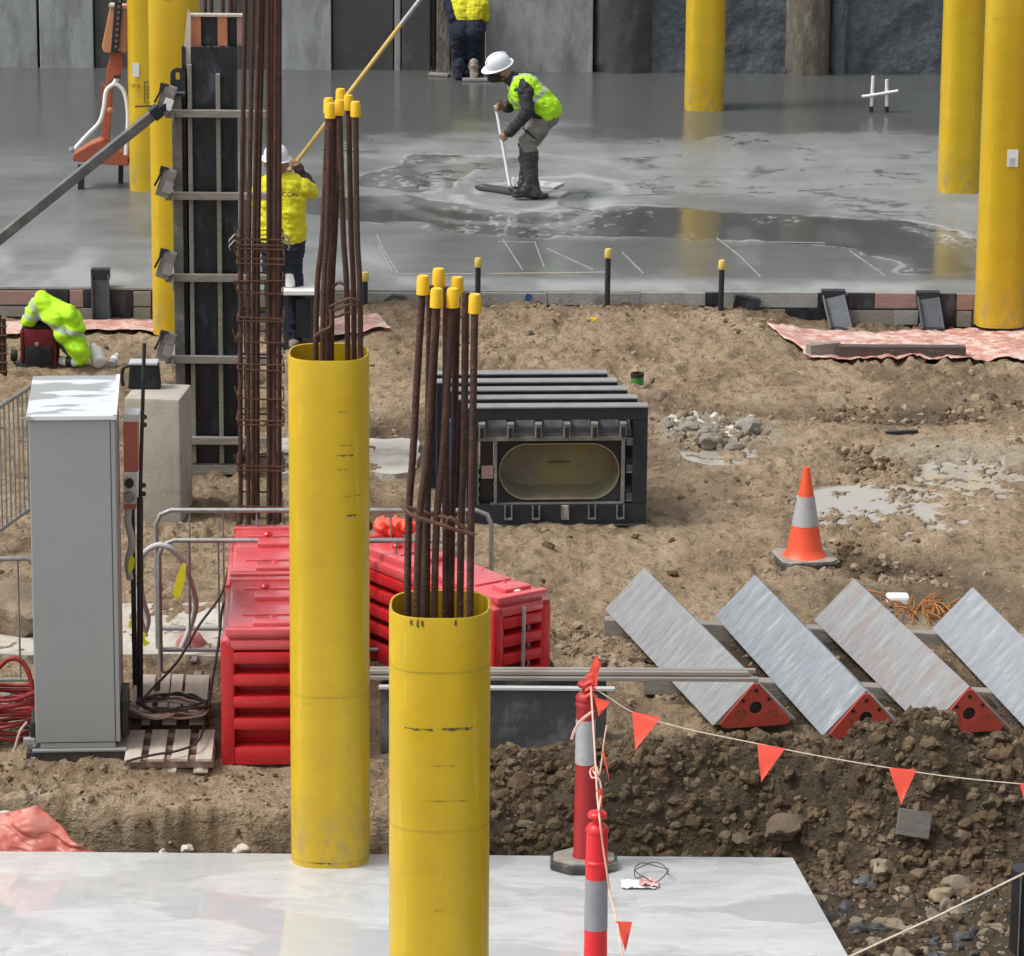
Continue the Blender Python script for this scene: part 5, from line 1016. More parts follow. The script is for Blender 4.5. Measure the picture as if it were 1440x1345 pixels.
blob('body', caps, [SKIN, CHAR, KHAKI, BOOT, pm('beard_and_face_shade', (.03, .02, .016), (.02, .014, .012), 20, .9)], w1_, .009, .016)
vc = []
for s_ in (-.085, .085): vc += [(J(768, 153, s_), J(757, 143, s_), .148, .148, 0), (J(757, 143, s_), J(738, 126, s_), .150, .155, 0)]
vc += [(J(737, 124, -.10), J(735, 123, .10), .137, .137, 0), (J(728, 136, 0), J(738, 150, 0), .10, .08, 0)]
def vstripe(ce, idx):
    a, b_ = J(768, 158), J(733, 121); d = (b_ - a); L = np.linalg.norm(d); s_ = ((ce - a) @ d) / L / L; idx = np.where((s_ > .46) & (s_ < .60), 1, idx); return np.where((np.abs(ce[:, 1] - YA + .10) < .028) & (s_ > .6), 1, idx)
blob('vest', vc, [HIVIS, SILVER], w1_, .010, .022, 2, 8., vstripe)
helmet(w1_, J(701, 92), (J(697, 80) - J(704, 104)) + V(0, -.06, 0), (-.8, -.25, -.35), .122)
for s_, x_, y_ in ((-.11, 744, 190),): 
    mb = MB(); a0, a1 = J(767, 164, -.09), J(741, 196, -.11); dx_ = (a1 - a0) / np.linalg.norm(a1 - a0); e1 = np.cross(dx_, V(0, 1, 0)); e2 = np.cross(dx_, e1); c_ = a0 + (a1 - a0) * .78; mb.tube([c_ + .100 * (e1 * math.cos(t_) + e2 * math.sin(t_)) for t_ in np.linspace(0, 2 * math.pi, 20)], .012, 6); mb.build('knee_strap', BLACK, w1_, smooth=60)
fl = thing('concrete_float', 'long-handled flat float pushed by the person in the lime vest', 'float', J(716, 262, -.10))
hb, ht = J(717, 262, -.12), J(697, 148, .06); MB().tube([hb, ht], .017, 9).build('handle', WHITE, fl, smooth=60)
a, b_ = G(674, 262, SLZ + .03), G(765, 276, SLZ + .03); MB().bar(a, b_, .16, .035).build('blade', pm('float_blade', (.06, .06, .06), (.04, .04, .04), 7, .5, c3=(.2, .2, .2), sc3=6), fl, bev=.006)
MB().bar(J(722, 262, -.16), J(722, 250, -.16), .03, .03, (1, 0, 0)).build('socket', WHITE, fl, bev=.004); MB().bar(J(722, 250, -.16), J(727, 262, -.16), .02, .02, (0, 1, 0)).build('brace', WHITE, fl)
for k, (x0, y0, x1, y1) in enumerate(((738, 258, 786, 262), (742, 270, 794, 274))):
    a, b_ = G(x0, y0, SLZ + .015), G(x1, y1, SLZ + .015); o = MB().bar(a, b_, .30, .022).build('foot_board', pm('foot_board_m', (.50, .50, .49), (.36, .36, .35), 8, .5, c3=(.1, .1, .1), sc3=6)); single(o, a)
    tag(o, ['pale foot board under the far boot of the bending person', 'pale foot board under the near boot of the bending person'][k], 'foot board', 'foot boards')

# ---- worker with the long pole, back turned
YB3 = float(G(398, 480, .0)[1]); J = lambda x, y, d=0.: D(x, y, YB3 + d); z0 = gz(*J(398, 480)[:2])
w3_ = thing('person', 'person in yellow shirt and navy trousers raising a long pole beside the reinforcement cage', 'person', V(*J(398, 480)[:2], z0), 0, 'concrete workers')
caps = [(J(384, 262), J(410, 262), .115, .115, CL), (J(384, 268), J(388, 318), .125, .135, CL), (J(410, 268), J(408, 318), .125, .135, CL), (J(387, 325), J(388, 332), .138, .138, CL), (J(407, 325), J(407, 332), .138, .138, CL),
        (J(387, 346), J(408, 346), .135, .135, TR), (J(393, 252), J(391, 240, .03), .060, .056, SK), (J(389, 231, .03), J(388, 228, .03), .098, .098, SK), (J(388, 236, .10), J(388, 237, .11), .06, .05, SK), (J(374, 232, .03), J(375, 233, .03), .022, .022, SK), (J(404, 232, .03), J(403, 233, .03), .022, .022, SK),
        (J(424, 264), J(437, 270, .10), .085, .066, CL), (J(437, 270, .10), J(432, 258, .22), .06, .05, 4), (J(432, 258, .22), J(418, 236, .28), .052, .036, 4)] + hand(J(417, 235, .28), J(412, 230, .30), (-.2, .8, .6), (.3, -.2, .5), SK)
caps += [(J(370, 264), J(360, 285, .12), .085, .066, CL), (J(360, 285, .12), J(385, 262, .30), .055, .045, 4), (J(385, 262, .30), J(399, 250, .32), .045, .034, 4)] + hand(J(399, 250, .32), J(404, 245, .32), (.2, -.8, .3), (-.2, -.2, .6), SK)
for s_, xh, xk, xa in ((-1, 387, 385, 384), (1, 408, 412, 414)):
    K_ = J(xk, 408, .05); F_ = J(xa, 470); F_[2] = z0 + .09
    caps += [(J(xh, 352), K_, .115, .082, TR), (K_, F_, .082, .062, TR), (F_, F_ + V(0, .03, -.03), .062, .055, BT), (V(F_[0], F_[1] - .04, z0 + .045), V(F_[0] + .02 * s_, F_[1] + .18, z0 + .045), .05, .045, BT)]
blob('body', caps, [SKIN, HIVISY, NAVY, BOOTT, pm('dark_sleeve', (.03, .022, .02), (.02, .015, .014), 12, .9)], w3_, .009, .018)
helmet(w3_, J(388, 223, .03), (0, -.1, 1), (-.2, 1, 0), .122)
cu = bpy.data.curves.new('txt', 'FONT'); cu.body = 'CON'; cu.size = .062; cu.extrude = .002; cu.align_x = 'CENTER'; to = bpy.data.objects.new('txt', cu); col.objects.link(to); dg = bpy.context.evaluated_depsgraph_get(); dg.update(); tme = bpy.data.meshes.new_from_object(to.evaluated_get(dg)); bpy.data.objects.remove(to)
tme.transform(Matrix.Translation(Vector(J(408, 277, -.158))) @ Matrix.Rotation(R(90), 4, 'X')); tme.transform(rootmat(w3_).inverted()); tme.materials.append(NAVY); to = bpy.data.objects.new('shirt_lettering', tme); col.objects.link(to); to.parent = w3_
pl_ = thing('long_pole', 'long yellow pole with grey upper end raised by the person in the yellow shirt', 'pole', J(404, 246, .34))
pa, pb_, pc2 = J(398, 253, .34), D(563, 36, YB3 + 1.3), D(612, -28, YB3 + 1.6); MB().tube([pa, pb_], .020, 9).build('yellow_shaft', pm('pole_yellow', (.58, .40, .10), (.48, .32, .08), 8, .5), pl_, smooth=60); MB().tube([pb_, pc2], .022, 9).build('grey_shaft', GALVB, pl_, smooth=60)

# ---- worker kneeling at the wall, back turned
g = G(655, 106, SLZ); YK = float(g[1]); J = lambda x, y, d=0.: D(x, y, YK + d)
w2_ = thing('person', 'person in yellow shirt and navy trousers kneeling on the wet slab by the wall', 'person', V(g[0], YK, SLZ), 0, 'concrete workers')
caps = [(J(642, 4, .12), J(669, 4, .12), .115, .115, CL), (J(646, 10, .10), J(648, 22, .06), .13, .13, CL), (J(666, 10, .10), J(665, 22, .06), .13, .13, CL), (J(647, 38, .03), J(648, 46, 0), .14, .145, TR), (J(666, 38, .03), J(665, 46, 0), .14, .145, TR),
        (J(656, -8, .14), J(656, -18, .18), .06, .06, SK), (J(656, -28, .2), J(656, -31, .2), .1, .1, SK), (J(656, -24, .28), J(656, -23, .3), .06, .05, SK)]
caps += [(J(634, 6, .1), J(637, 26, .0), .085, .07, TR), (J(637, 26, .0), J(645, 46, .12), .065, .05, TR), (J(645, 46, .12), J(648, 62, .3), .05, .04, TR)] + hand(J(648, 62, .3), J(650, 70, .36), (.2, .5, -.7), (.5, .2, 0), SK)
caps += [(J(677, 6, .1), J(681, 24, .2), .08, .065, CL), (J(681, 24, .2), J(676, 50, .42), .06, .045, SK)] + hand(J(676, 50, .42), J(674, 60, .46), (-.1, .4, -.8), (-.5, .2, 0), SK)
for s_, xh, xk in ((-1, 647, 646), (1, 666, 667)):
    K_ = J(xk, 100, .10); K_[2] = SLZ + .09; An = K_ + V(.0, -.42, .02); T_ = An + V(0, -.02, -.05)
    caps += [(J(xh, 50, 0), K_, .122, .09, TR), (K_, An, .085, .065, TR), (An + V(0, -.03, .10), V(An[0], An[1] - .05, SLZ + .04), .048, .045, 3 if s_ > 0 else 2), (An + V(0, .02, .03), An + V(0, -.04, .06), .06, .05, 3 if s_ > 0 else 2)]
blob('body', caps, [SKIN, HIVISY, NAVY, BOOTT], w2_, .009, .016)
helmet(w2_, J(656, -34, .2), (0, .2, 1), (0, 1, 0), .122)
o = MB().bar(G(650, 112, SLZ + .02), G(696, 112, SLZ + .02), .12, .03).build('knee_board', GALV, bev=.004); single(o, G(650, 112, SLZ)); tag(o, 'pale knee board just behind the kneeling person', 'board')
o = MB().bar(G(604, 104, SLZ + .02), G(632, 106, SLZ + .02), .10, .03).build('hand_trowel', TIMB, bev=.006); single(o, G(604, 104, SLZ)); tag(o, 'small timber trowel on the wet slab beside the kneeling person', 'trowel')
# ================================================================== ORANGE MAST on the far slab
YO = float(G(115, 266, SLZ)[1]); J = lambda x, y, d=0.: D(x, y, YO + d)
om = thing('orange_mast', 'orange steel mast with padded head, splayed foot and white looping pipe', 'mast', V(*J(135, 262)[:2], SLZ))
MB().bar(V(*J(114, 266)[:2], SLZ - .002), J(114, 232), .065, .065, (0, 1, 0)).build('black_leg', BLACK, om, bev=.005); MB().bar(V(*J(170, 262, .35)[:2], SLZ - .002), J(170, 226, .35), .05, .05, (0, 1, 0)).build('black_leg', BLACK, om, bev=.005)
MB().prism([J(101, 226), J(103, 218), J(128, 203), J(146, 196), J(150, 203), J(172, 214), J(181, 222), J(180, 234), J(150, 232), J(104, 227)], (0, .30, 0)).build('foot', ORCRANE, om, bev=.012)
MB().bar(J(148, 204, .15), J(153, 120, .15), .085, .085, (0, 1, 0)).build('lower_mast', ORCRANE, om, bev=.008); MB().prism([J(149, 122, .08), J(150, 96, .08), J(157, 72, .08), J(172, 72, .08), J(174, 96, .08), J(168, 107, .08), J(158, 112, .08)], (0, .14, 0)).build('upper_mast', ORCRANE, om, bev=.01)
MB().bar(J(144, 118, .18), J(143, 160, .18), .02, .03, (0, 1, 0)).build('guide_bar', ORCRANE, om)
for x0, x1, x2, x3 in ((155, 163, 143, 157), (172, 184, 168, 178)): MB().prism([J(x0, 8), J(x1, 8), J(x3 + 1, 70), J(x3 - 2, 75), J(x2 + 3, 74), J(x2, 66)], (0, .16, 0)).build('pad', ORPAD, om, bev=.012)
MB().bar(J(154, 7, .06), J(185, 10, .06), .16, .03).build('head_plate', TIMBP, om, bev=.006); MB().bar(J(161, 74, -.03), J(168, -14, -.03), .075, .05, (0, 1, 0)).build('chain_guide', STEELD, om, bev=.006)
for k in range(9): MB().box(J(163 + k * .6, 66 - k * 8, -.065), (.03, .012, .03)).build('chain_link', pm('chain_rust', (.22, .12, .08), (.12, .07, .05), 20, .7), om)
MB().tube(catmull([J(102, 214, -.05), J(110, 204, -.05), J(125, 188, -.05), J(140, 172, -.05), J(146, 152, -.05), J(149, 130, -.04), J(156, 121, -.03), J(164, 119, -.03), J(173, 127, -.03), J(178, 142, -.03), J(180, 165, -.03), J(179, 190, -.03), J(177, 218, -.03)], 6), .022, 9).build('white_pipe', WHITE, om, smooth=60)
MB().tube([J(160, 119, -.03), J(165, 110, -.02)], .024, 8).build('pipe_stub', WHITE, om); MB().box(J(165, 108, -.04), (.07, .05, .03)).build('pipe_clamp', BLACK, om, bev=.005)
MB().lathe([(.022, -.03), (.03, 0), (.022, .03)], J(101, 211, -.06), 10, ax=(0, 0, 1)).build('pipe_nut', GALV, om); MB().lathe([(.03, 0), (.03, .04), (.015, .05)], J(155, 155, .04), 10, ax=(0, -1, 0)).build('bolt_head', ORPAD, om)

# ================================================================== white stub pipes
YH = float(G(1235, 158, SLZ)[1]); J = lambda x, y, d=0.: D(x, y, YH + d)
hp = thing('stub_pipes', 'two white stub pipes joined by a cross pipe, standing on the wet slab', 'pipes', V(*J(1236, 158)[:2], SLZ))
for x0, x1, y in ((1225, 1228, 107), (1247, 1247, 112)): MB().tube([V(*J(x0, 158)[:2], SLZ - .01), J(x1, y)], .020, 9).build('upright', WHITE, hp, smooth=60); MB().tube([V(*J(x0, 158)[:2], SLZ - .01), V(*J(x0, 158)[:2], SLZ + .07)], .024, 9).build('foot_sleeve', BLACK, hp, smooth=60)
MB().tube([J(1212, 136, -.03), J(1222, 135, -.03), J(1263, 128, -.03)], .018, 9).build('cross_pipe', WHITE, hp, smooth=60)

# ================================================================== slab edge stakes, brackets
for k, (x, yt, yb) in enumerate(((513, 383, 436), (672, 363, 428), (855, 350, 432), (1015, 366, 440))):
    Ys_ = YE - .14 - .03 * (k % 2); top = D(x + .5, yt, Ys_); b0 = V(top[0] - .005, Ys_, -.1)
    t = thing('edge_stake', ['black steel stake with pale yellow cap beside the tall near column bars', 'black steel stake with yellow cap standing behind the splayed starter bars', 'black steel stake with yellow cap in front of the pale slab edge', 'black steel stake with yellow cap beside the black block at the slab edge'][k], 'stake', b0, 0, 'capped stakes along the slab edge')
    MB().tube([b0, top - V(0, 0, .05)], .026, 9).build('rod', STEELD, t, smooth=60); MB().lathe([(.034, -.085), (.036, -.08), (.033, -.012), (.026, 0)], top, 14).build('cap', pm('faded_cap', (.66, .50, .12), (.55, .42, .1), 9, .5), t, smooth=40)
o = MB().tube(catmull([D(513, 385, YE - .14), D(672, 385, YE - .17), D(855, 383, YE - .14)], 4), .004, 5).build('string_line', STRING); single(o, D(513, 385, YE - .14)); tag(o, 'thin pale string line stretched between the capped stakes', 'string')
def bracket(p_top, p_bot, w, label, lean=.0, lip=True):
    a, b_ = D(*p_top, YE - .05), D(*p_bot, YE - .05 - lean); b_[2] = max(b_[2], gz(b_[0], b_[1]) + .0); t = thing('steel_bracket', label, 'bracket', b_, 0, 'steel brackets on the slab edge'); u = (a - b_) / np.linalg.norm(a - b_)
    BR = pm('bracket_steel', (.10, .11, .12), (.065, .07, .078), 6, .4, .6, metal=.4, c3=(.22, .22, .22), sc3=5)
    MB().bar(b_, a, w, .02, (0, -1, 0)).build('web', BR, t, bev=.003); nr = V(0, -1, 0)
    for s_ in (-1, 1): MB().bar(b_ + V(s_ * w * .46, -.03, 0), a + V(s_ * w * .46, -.03, 0), .016, .05, (0, -1, 0)).build('flange', BR, t, bev=.003)
    MB().bar(b_ + V(-w / 2, -.03, .012), b_ + V(w / 2, -.03, .012), .09, .02).build('toe_plate', STEELD, t)
    if lip: MB().box(a + V(0, .03, 0), (w * 1.05, .10, .10)).build('head_block', STEELD, t, bev=.006)
    return t
bracket((141, 386), (143, 462), .165, 'tall dark steel bracket upright against the boards near the hi-vis jacket', .05); bracket((1172, 416), (1183, 472), .21, 'dark steel bracket leaning on the slab edge beside the pink sheet end', .22); bracket((1305, 418), (1312, 470), .21, 'dark steel bracket leaning on the slab edge near the stickered column', .18)
pk = D(1049, 432, YE - .1); o = MB().box((0, 0, 0), (.24, .08, .20), np.array(Matrix.Rotation(R(12), 3, 'Y'))).build('black_block', PLY, bev=.008, local=True); o.location = pk; tag(o, 'black plywood block propped tilted against the slab edge', 'block')
pk = D(557, 428, YE - .1); o = MB().prism([(-.15, 0, -.06), (-.10, 0, .06), (-.03, 0, .10), (.06, 0, .09), (.12, 0, .03), (.15, 0, -.06)], (0, .05, 0)).build('dark_lump', SLATE, bev=.015, local=True); o.location = pk; tag(o, 'dark lump of tarred cloth against the pale slab edge', 'lump')

# ================================================================== membranes and timber on them
def sheet(name, cs, label, mat, amp=.03, lift=.02, nx=90, ny=40, seed=0, flat=True):
    P = [GG(*c) if flat else np.array(c, float) for c in cs]; s_, t_ = np.meshgrid(np.linspace(0, 1, nx), np.linspace(0, 1, ny)); Q = [(1 - s_) * (1 - t_) * P[0][k] + s_ * (1 - t_) * P[1][k] + s_ * t_ * P[2][k] + (1 - s_) * t_ * P[3][k] for k in range(3)]
    ed = .05 * fbm(s_ * 4, t_ * 3, 0, 3, seed); Q[0] = Q[0] + ed; Q[1] = Q[1] + ed * .8
    wq = .25 * fbm(Q[0] * 2, Q[1] * 2 + Q[2], 0, 2, seed + 3); cr_ = (worley(Q[0] * 3.4 + wq, Q[1] * 2.2 + Q[2] * 2.6 + wq, seed + 3) * .8 + .35 * np.abs(fbm(Q[0] * 5, Q[1] * 5 + Q[2] * 4, 0, 3, seed + 5))) * amp * 1.6
    if flat: Q[2] = .35 * height(Q[0], Q[1]) + .65 * height(Q[0], Q[1], False) + lift + .02 + cr_
    else: Q[1] = Q[1] - cr_ ; Q[2] = Q[2] + .5 * cr_
    o = gridmesh(name, Q[0], Q[1], Q[2], mat); m_ = o.modifiers.new('thickness', 'SOLIDIFY'); m_.thickness = .004; single(o, P[0]); return tag(o, label, 'plastic sheet', 'pink membrane sheets')
sheet('membrane_sheet', [(1078, 462), (1560, 456), (1560, 512), (1140, 510)], 'crumpled pink membrane on the soil under the brown timber at the slab edge', SHEET, .014, seed=1)
sheet('membrane_sheet', [(-40, 462), (235, 456), (235, 474), (-40, 478)], 'strip of pink membrane along the boards behind the tool bag', SHEET, .012, seed=2)
sheet('membrane_sheet', [(425, 462), (532, 450), (552, 472), (450, 482)], 'small pink membrane scrap behind the tall yellow column', SHEET, .025, seed=3)
sheet('membrane_sheet', [D(-60, 1160, 23.45), D(47, 1136, 23.38), D(142, 1208, 23.2), D(-60, 1212, 23.2)], 'red crumpled membrane rising from the trench behind the pale slab', SHEETR, .05, seed=4, flat=False)
def timber(x0, x1, y, label, mat, w, h):
    a, b_ = GG(x0, y), GG(x1, y); a[2] = b_[2] = max(a[2], b_[2]) + h / 2 + .03; o = MB().bar(a, b_, w, h).build('timber_beam', mat, bev=.005); single(o, a); tag(o, label, 'timber', 'timbers on the membrane')
DKT = pm('dark_timber', (.105, .072, .06), (.065, .046, .04), 8, .8, bump=.3, stretch=(1, 6, 6), c3=(.4, .36, .32), sc3=3, f3=(.62, .75))
timber(1136, 1178, 506, 'short dark timber offcut on the pink membrane', TIMB, .09, .12); timber(1178, 1357, 508, 'long dark brown timber on the pink membrane', DKT, .11, .115)

# ================================================================== bench, tin, tool bag, jacket, bottles
YN_ = float(G(425, 478)[1]) - .1; J = lambda x, y, d=0.: D(x, y, YN_ + d)
bn = thing('trestle', 'white topped dark trestle at the feet of the person with the pole', 'trestle', V(*J(424, 478)[:2], gz(*J(424, 478)[:2])))
MB().bar(J(396, 407), J(450, 407), .34, .04).build('top', WHITE, bn, bev=.005)
for x in (402, 440):
    for d_ in (-.13, .13): MB().bar(V(*J(x, 478, d_)[:2], gz(*J(x, 478, d_)[:2]) - .02), J(x, 411, d_), .05, .05, (0, 1, 0)).build('leg', STEELD, bn)
MB().bar(J(414, 412, -.1), J(440, 412, -.1), .02, .06).build('apron', STEELD, bn); MB().box((J(428, 445)[0], YN_, J(428, 445)[2]), (.15, .2, .36)).build('drawer_box', STEELD, bn, bev=.01)
o = MB().lathe([(.03, 0), (.045, .01), (.05, .12), (.042, .13), (.02, .14)], J(408, 404), 14).build('white_bottle', WHITE, smooth=50); single(o, J(408, 404)); tag(o, 'white plastic bottle standing on the white topped trestle', 'bottle')
pt = GG(896, 541); tn = thing('green_tin', 'green painted tin with black rim standing on the open soil', 'tin', pt)
MB().lathe([(.052, -.02), (.055, 0), (.055, .13), (.052, .13)], n=18).build('can', GREEN, tn, smooth=40, local=True); MB().lathe([(.058, .125), (.058, .16), (.045, .16), (.045, .13)], n=18).build('rim', BLACK, tn, smooth=40, local=True)
pg = GG(58, 519); YG = float(pg[1]); J = lambda x, y, d=0.: D(x, y, YG + d)
tb = thing('tool_bag', 'dark red and black tool bag with a hi-vis jacket over it', 'bag', pg)
def tbx(x0, y0, x1, y1, d0, d1, mat, name, bev=.02): a, b_ = J(x0, y0, d0), J(x1, y1, d0); return MB().box(((a[0] + b_[0]) / 2, YG + (d0 + d1) / 2, (a[2] + b_[2]) / 2), (abs(a[0] - b_[0]), d1 - d0, abs(a[2] - b_[2]))).build(name, mat, tb, bev=bev, smooth=50)
tbx(28, 462, 80, 520, .0, .28, BAGBLK, 'body', .035); tbx(34, 464, 76, 488, -.03, .02, BAGRED, 'red_pocket', .012); tbx(35, 488, 74, 514, -.045, .02, BAGBLK, 'front_pocket', .02); tbx(73, 462, 79, 516, -.02, .03, BAGRED, 'red_piping', .008); tbx(28, 466, 34, 508, -.01, .04, BAGRED, 'red_piping', .008); tbx(33, 456, 76, 466, .0, .22, BAGBLK, 'top_flap', .03)
MB().tube(catmull([J(40, 458, .1), J(50, 447, .1), J(64, 447, .1), J(74, 458, .1)], 5), .028, 9).build('grip', pm('silver_grip', (.3, .3, .3), (.2, .2, .2), 9, .4), tb, smooth=60); MB().lathe([(.012, 0), (.02, .004), (.02, .012), (.01, .014)], J(52, 484, -.047), 12, ax=(0, -1, 0)).build('buckle', GALVB, tb)
MB().lathe([(.05, 0), (.055, .02), (.055, .05)], J(24, 500, .05), 16, ax=(-1, 0, 0)).build('side_wheel', BLACK, tb, smooth=40); tbx(22, 512, 80, 522, -.02, .3, BLACK, 'base_tray', .012)
jc = []
for a, b_, r_ in (((56, 428), (74, 436), .075), ((74, 438), (96, 442), .08), ((52, 432), (42, 450), .07), ((96, 444), (104, 462), .08), ((84, 450), (88, 470), .07), ((104, 464), (112, 490), .065), ((90, 472), (106, 492), .065), ((108, 492), (114, 506), .05), ((60, 440), (80, 450), .07)):
    jc.append((J(*a, .02 if a[0] < 80 else -.02), J(*b_, .02 if b_[0] < 80 else -.06), r_, r_ * .9, 0)); jc.append((J(*a, .20), J(*b_, .20), r_, r_ * .9, 0))
def jstr(ce, idx): 
    a, b_ = J(60, 425), J(40, 450); d = V(1, 0, .55); s_ = (ce - J(52, 440)) @ d; idx = np.where(np.abs(s_) < .028, 1, idx); return np.where(np.abs((ce - J(97, 462)) @ V(.3, 0, 1)) < .025, 1, idx)
jo = blob('hi_vis_jacket', jc, [HIVIS, SILVER], None, .012, .040, 2, 5., jstr); jo.name = 'hi_vis_jacket'; single(jo, J(80, 470)); tag(jo, 'lime hi-vis jacket with silver tape thrown over the tool bag', 'jacket')
def bottle(p, d, L, r, label, mats):
    t = thing('plastic_bottle', label, 'bottle', p, 0, 'white bottles on the soil'); p = V(0, 0, 0); d = np.array(d, float); d /= np.linalg.norm(d)
    MB().lathe([(r * .8, 0), (r, .01), (r, L * .7), (r * .5, L * .85), (r * .4, L * .9)], (0, 0, r), 14, ax=d).build('bottle_body', mats[0], t, smooth=40, local=True); MB().lathe([(r * .5, L * .88), (r * .5, L)], (0, 0, r), 12, ax=d).build('bottle_cap', mats[1], t, smooth=40, local=True); MB().lathe([(r * 1.02, L * .3), (r * 1.02, L * .55)], (0, 0, r), 14, ax=d).build('bottle_label', mats[1], t, smooth=40, local=True)
bottle(GG(84, 518), (1, -.25, 0), .22, .042, 'white bottle with black label lying by the tool bag', (WHITE, BLACK)); bottle(GG(140, 522), (-.3, .8, .45), .24, .06, 'fat white bottle propped up behind the grey cabinet', (WHITE, WHITE)); bottle(GG(157, 521), (.2, .8, .3), .16, .038, 'small grey bottle next to the fat white bottle', (pm('grey_bottle', (.4, .41, .41), (.3, .3, .3), 8, .4), WHITE))
rp = G(-4, 532); sp = thing('rusty_starter', 'rusty ribbed steel bars standing left of the tool bag', 'rebar', (rp[0], rp[1], 0))
for k in range(4): MB().tube([V(rp[0] - .04 + .035 * k, rp[1] + .02 * (k % 2), -.05), V(rp[0] - .04 + .035 * k + .003, rp[1] + .02 * (k % 2), .52 + .02 * (k % 3))], .018, 8).build('bar', RUST, sp, smooth=60)
for k in range(6): MB().tube([V(rp[0] - .07, rp[1] - .025, .06 + k * .08), V(rp[0] + .10, rp[1] - .025, .065 + k * .08)], .008, 6).build('tie', RUST2, sp)

# ================================================================== near right: black pipe, taut cord, block, litter
pp = G(1440, 1338, -.38); bp_ = thing('black_pipe', 'upright black plastic pipe stub beside the rubble at the taut cord', 'pipe', (pp[0], pp[1], -.42)); hp_ = D(1440, 1222, pp[1])[2] + .42
MB().lathe([(.088, 0), (.088, hp_), (.076, hp_), (.076, .1)], n=28).build('wall', BLACK, bp_, smooth=40, local=True); MB().lathe([(.094, hp_ - .05), (.094, hp_ + .004), (.087, hp_ + .006)], n=28).build('socket_ring', BLACK, bp_, smooth=40, local=True); MB().box((-.045, -.0835, hp_ * .5), (.006, .012, hp_ * .95)).build('pale_seam', GALVB, bp_, local=True)
a, b_ = D(1170, 1357, 21.3), D(1470, 1214, pp[1] - .12); o = MB().tube([a, (a + b_) / 2 - V(0, 0, .01), b_], .0065, 6).build('taut_cord', STRING, smooth=60); single(o, a); tag(o, 'taut pale cord running from the slab corner to the black pipe', 'cord')
def onheap(px, py):                                 # first soil point along the sight line
    d = ray(px, py); d = d / d[1]; ys_ = np.arange(20.5, 30, .01); P = CAM + np.outer(ys_, d); hz = height(P[:, 0], P[:, 1]); k = int(np.argmax(P[:, 2] < hz)); return P[k]
pk = onheap(1284, 1178); o = MB().box((0, 0, .02), (.20, .06, .165), np.array((Matrix.Rotation(R(9), 3, 'Y') @ Matrix.Rotation(R(-25), 3, 'X')))).build('timber_offcut', pm('grey_offcut', (.17, .155, .135), (.11, .10, .088), 9, .8, bump=.4, stretch=(1, 4, 6)), bev=.006, local=True); o.location = pk + V(0, -.01, .07); tag(o, 'grey square timber offcut stuck in the soil heap', 'timber')
pl2 = G(912, 1246, FSZ); lt = thing('food_wrapper', 'pink and white wrapper with thin wire lying on the pale slab', 'litter', pl2)
XX, YY = np.meshgrid(np.linspace(-1, 1, 14), np.linspace(-1, 1, 10)); gm = gridmesh('wrapper', XX * .055, YY * .05, .012 + .02 * np.abs(fbm(XX * 2, YY * 2, 0, 3, 5)) * 2, LITTER); gm.parent = lt; XX2 = XX; gm2 = gridmesh('white_sheet', XX * .10 - .06, YY * .07, .006 + .012 * np.abs(fbm(XX * 2 + 4, YY * 2, 0, 3, 6)) * 2, WHITE); gm2.parent = lt
MB().tube(catmull([(.10 * math.cos(k * .7) + .02, .12 * math.sin(k * .7) + .12, .02 + .04 * abs(math.sin(k * .9))) for k in range(16)], 4), .003, 5).build('wire', STEELD, lt, smooth=60, local=True)
pk = G(796, 1264, FSZ)

# ================================================================== rocks, clods, gravel
def rockmesh(seed, sub=2, rough_=.35, flat_=.7):
    bm = bmesh.new(); bmesh.ops.create_icosphere(bm, subdivisions=sub, radius=1)
    for v in bm.verts: n_ = mnoise.noise(Vector(v.co) * 1.1 + Vector((seed * 7.1, 0, 0))) ; n2_ = mnoise.noise(Vector(v.co) * 2.6 + Vector((0, seed * 3.3, 0))); v.co = v.co * (1 + rough_ * n_ * 1.6 + rough_ * .5 * n2_); v.co.z *= flat_
    vs = np.array([v.co[:] for v in bm.verts]); fs = np.array([[v.index for v in f.verts] for f in bm.faces]); bm.free(); return vs, fs
def scatter(name, pts, sizes, mats, label, sub=2, parent=None):
    var = [rockmesh(k + 3, sub, .34, .75) for k in range(7)]; allv, allf, mi = [], [], []; off = 0
    for p, s_ in zip(pts, sizes):
        vs, fs = var[rng.integers(7)]; q = Matrix.Rotation(rng.uniform(0, 6.3), 3, Vector(rng.normal(size=3))) ; sc_ = s_ * rng.uniform(.7, 1.3, 3); v = (vs * sc_) @ np.array(q).T + p; allv.append(v); allf.append(fs + off); off += len(v); mi += [rng.integers(len(mats))] * len(fs)
    v = np.concatenate(allv); f = np.concatenate(allf); me = bpy.data.meshes.new(name); me.from_pydata(v.tolist(), [], f.tolist()); me.update()
    for m_ in mats: me.materials.append(m_)
    me.polygons.foreach_set('material_index', np.array(mi, np.int32)); o = bpy.data.objects.new(name, me); col.objects.link(o); o['kind'] = 'stuff'; o['label'] = label; o['category'] = 'soil' if 'clod' in name else 'stones'; return o
def pick(n, x0, x1, y0, y1, s0, s1, pw=2.5, ok=None, sink=.25):
    x = rng.uniform(x0, x1, n); y = rng.uniform(y0, y1, n); s_ = s0 + (s1 - s0) * rng.random(n)**pw
    if ok is not None: m_ = ok(x, y); x, y, s_ = x[m_], y[m_], s_[m_]
    z = height(x, y) - s_ * sink * .5; return np.stack([x, y, z], 1), s_
xr0 = .0
ok = lambda x, y: (y > YB + .05) | (x > XR0 + (YB - y) * .13 + .05)
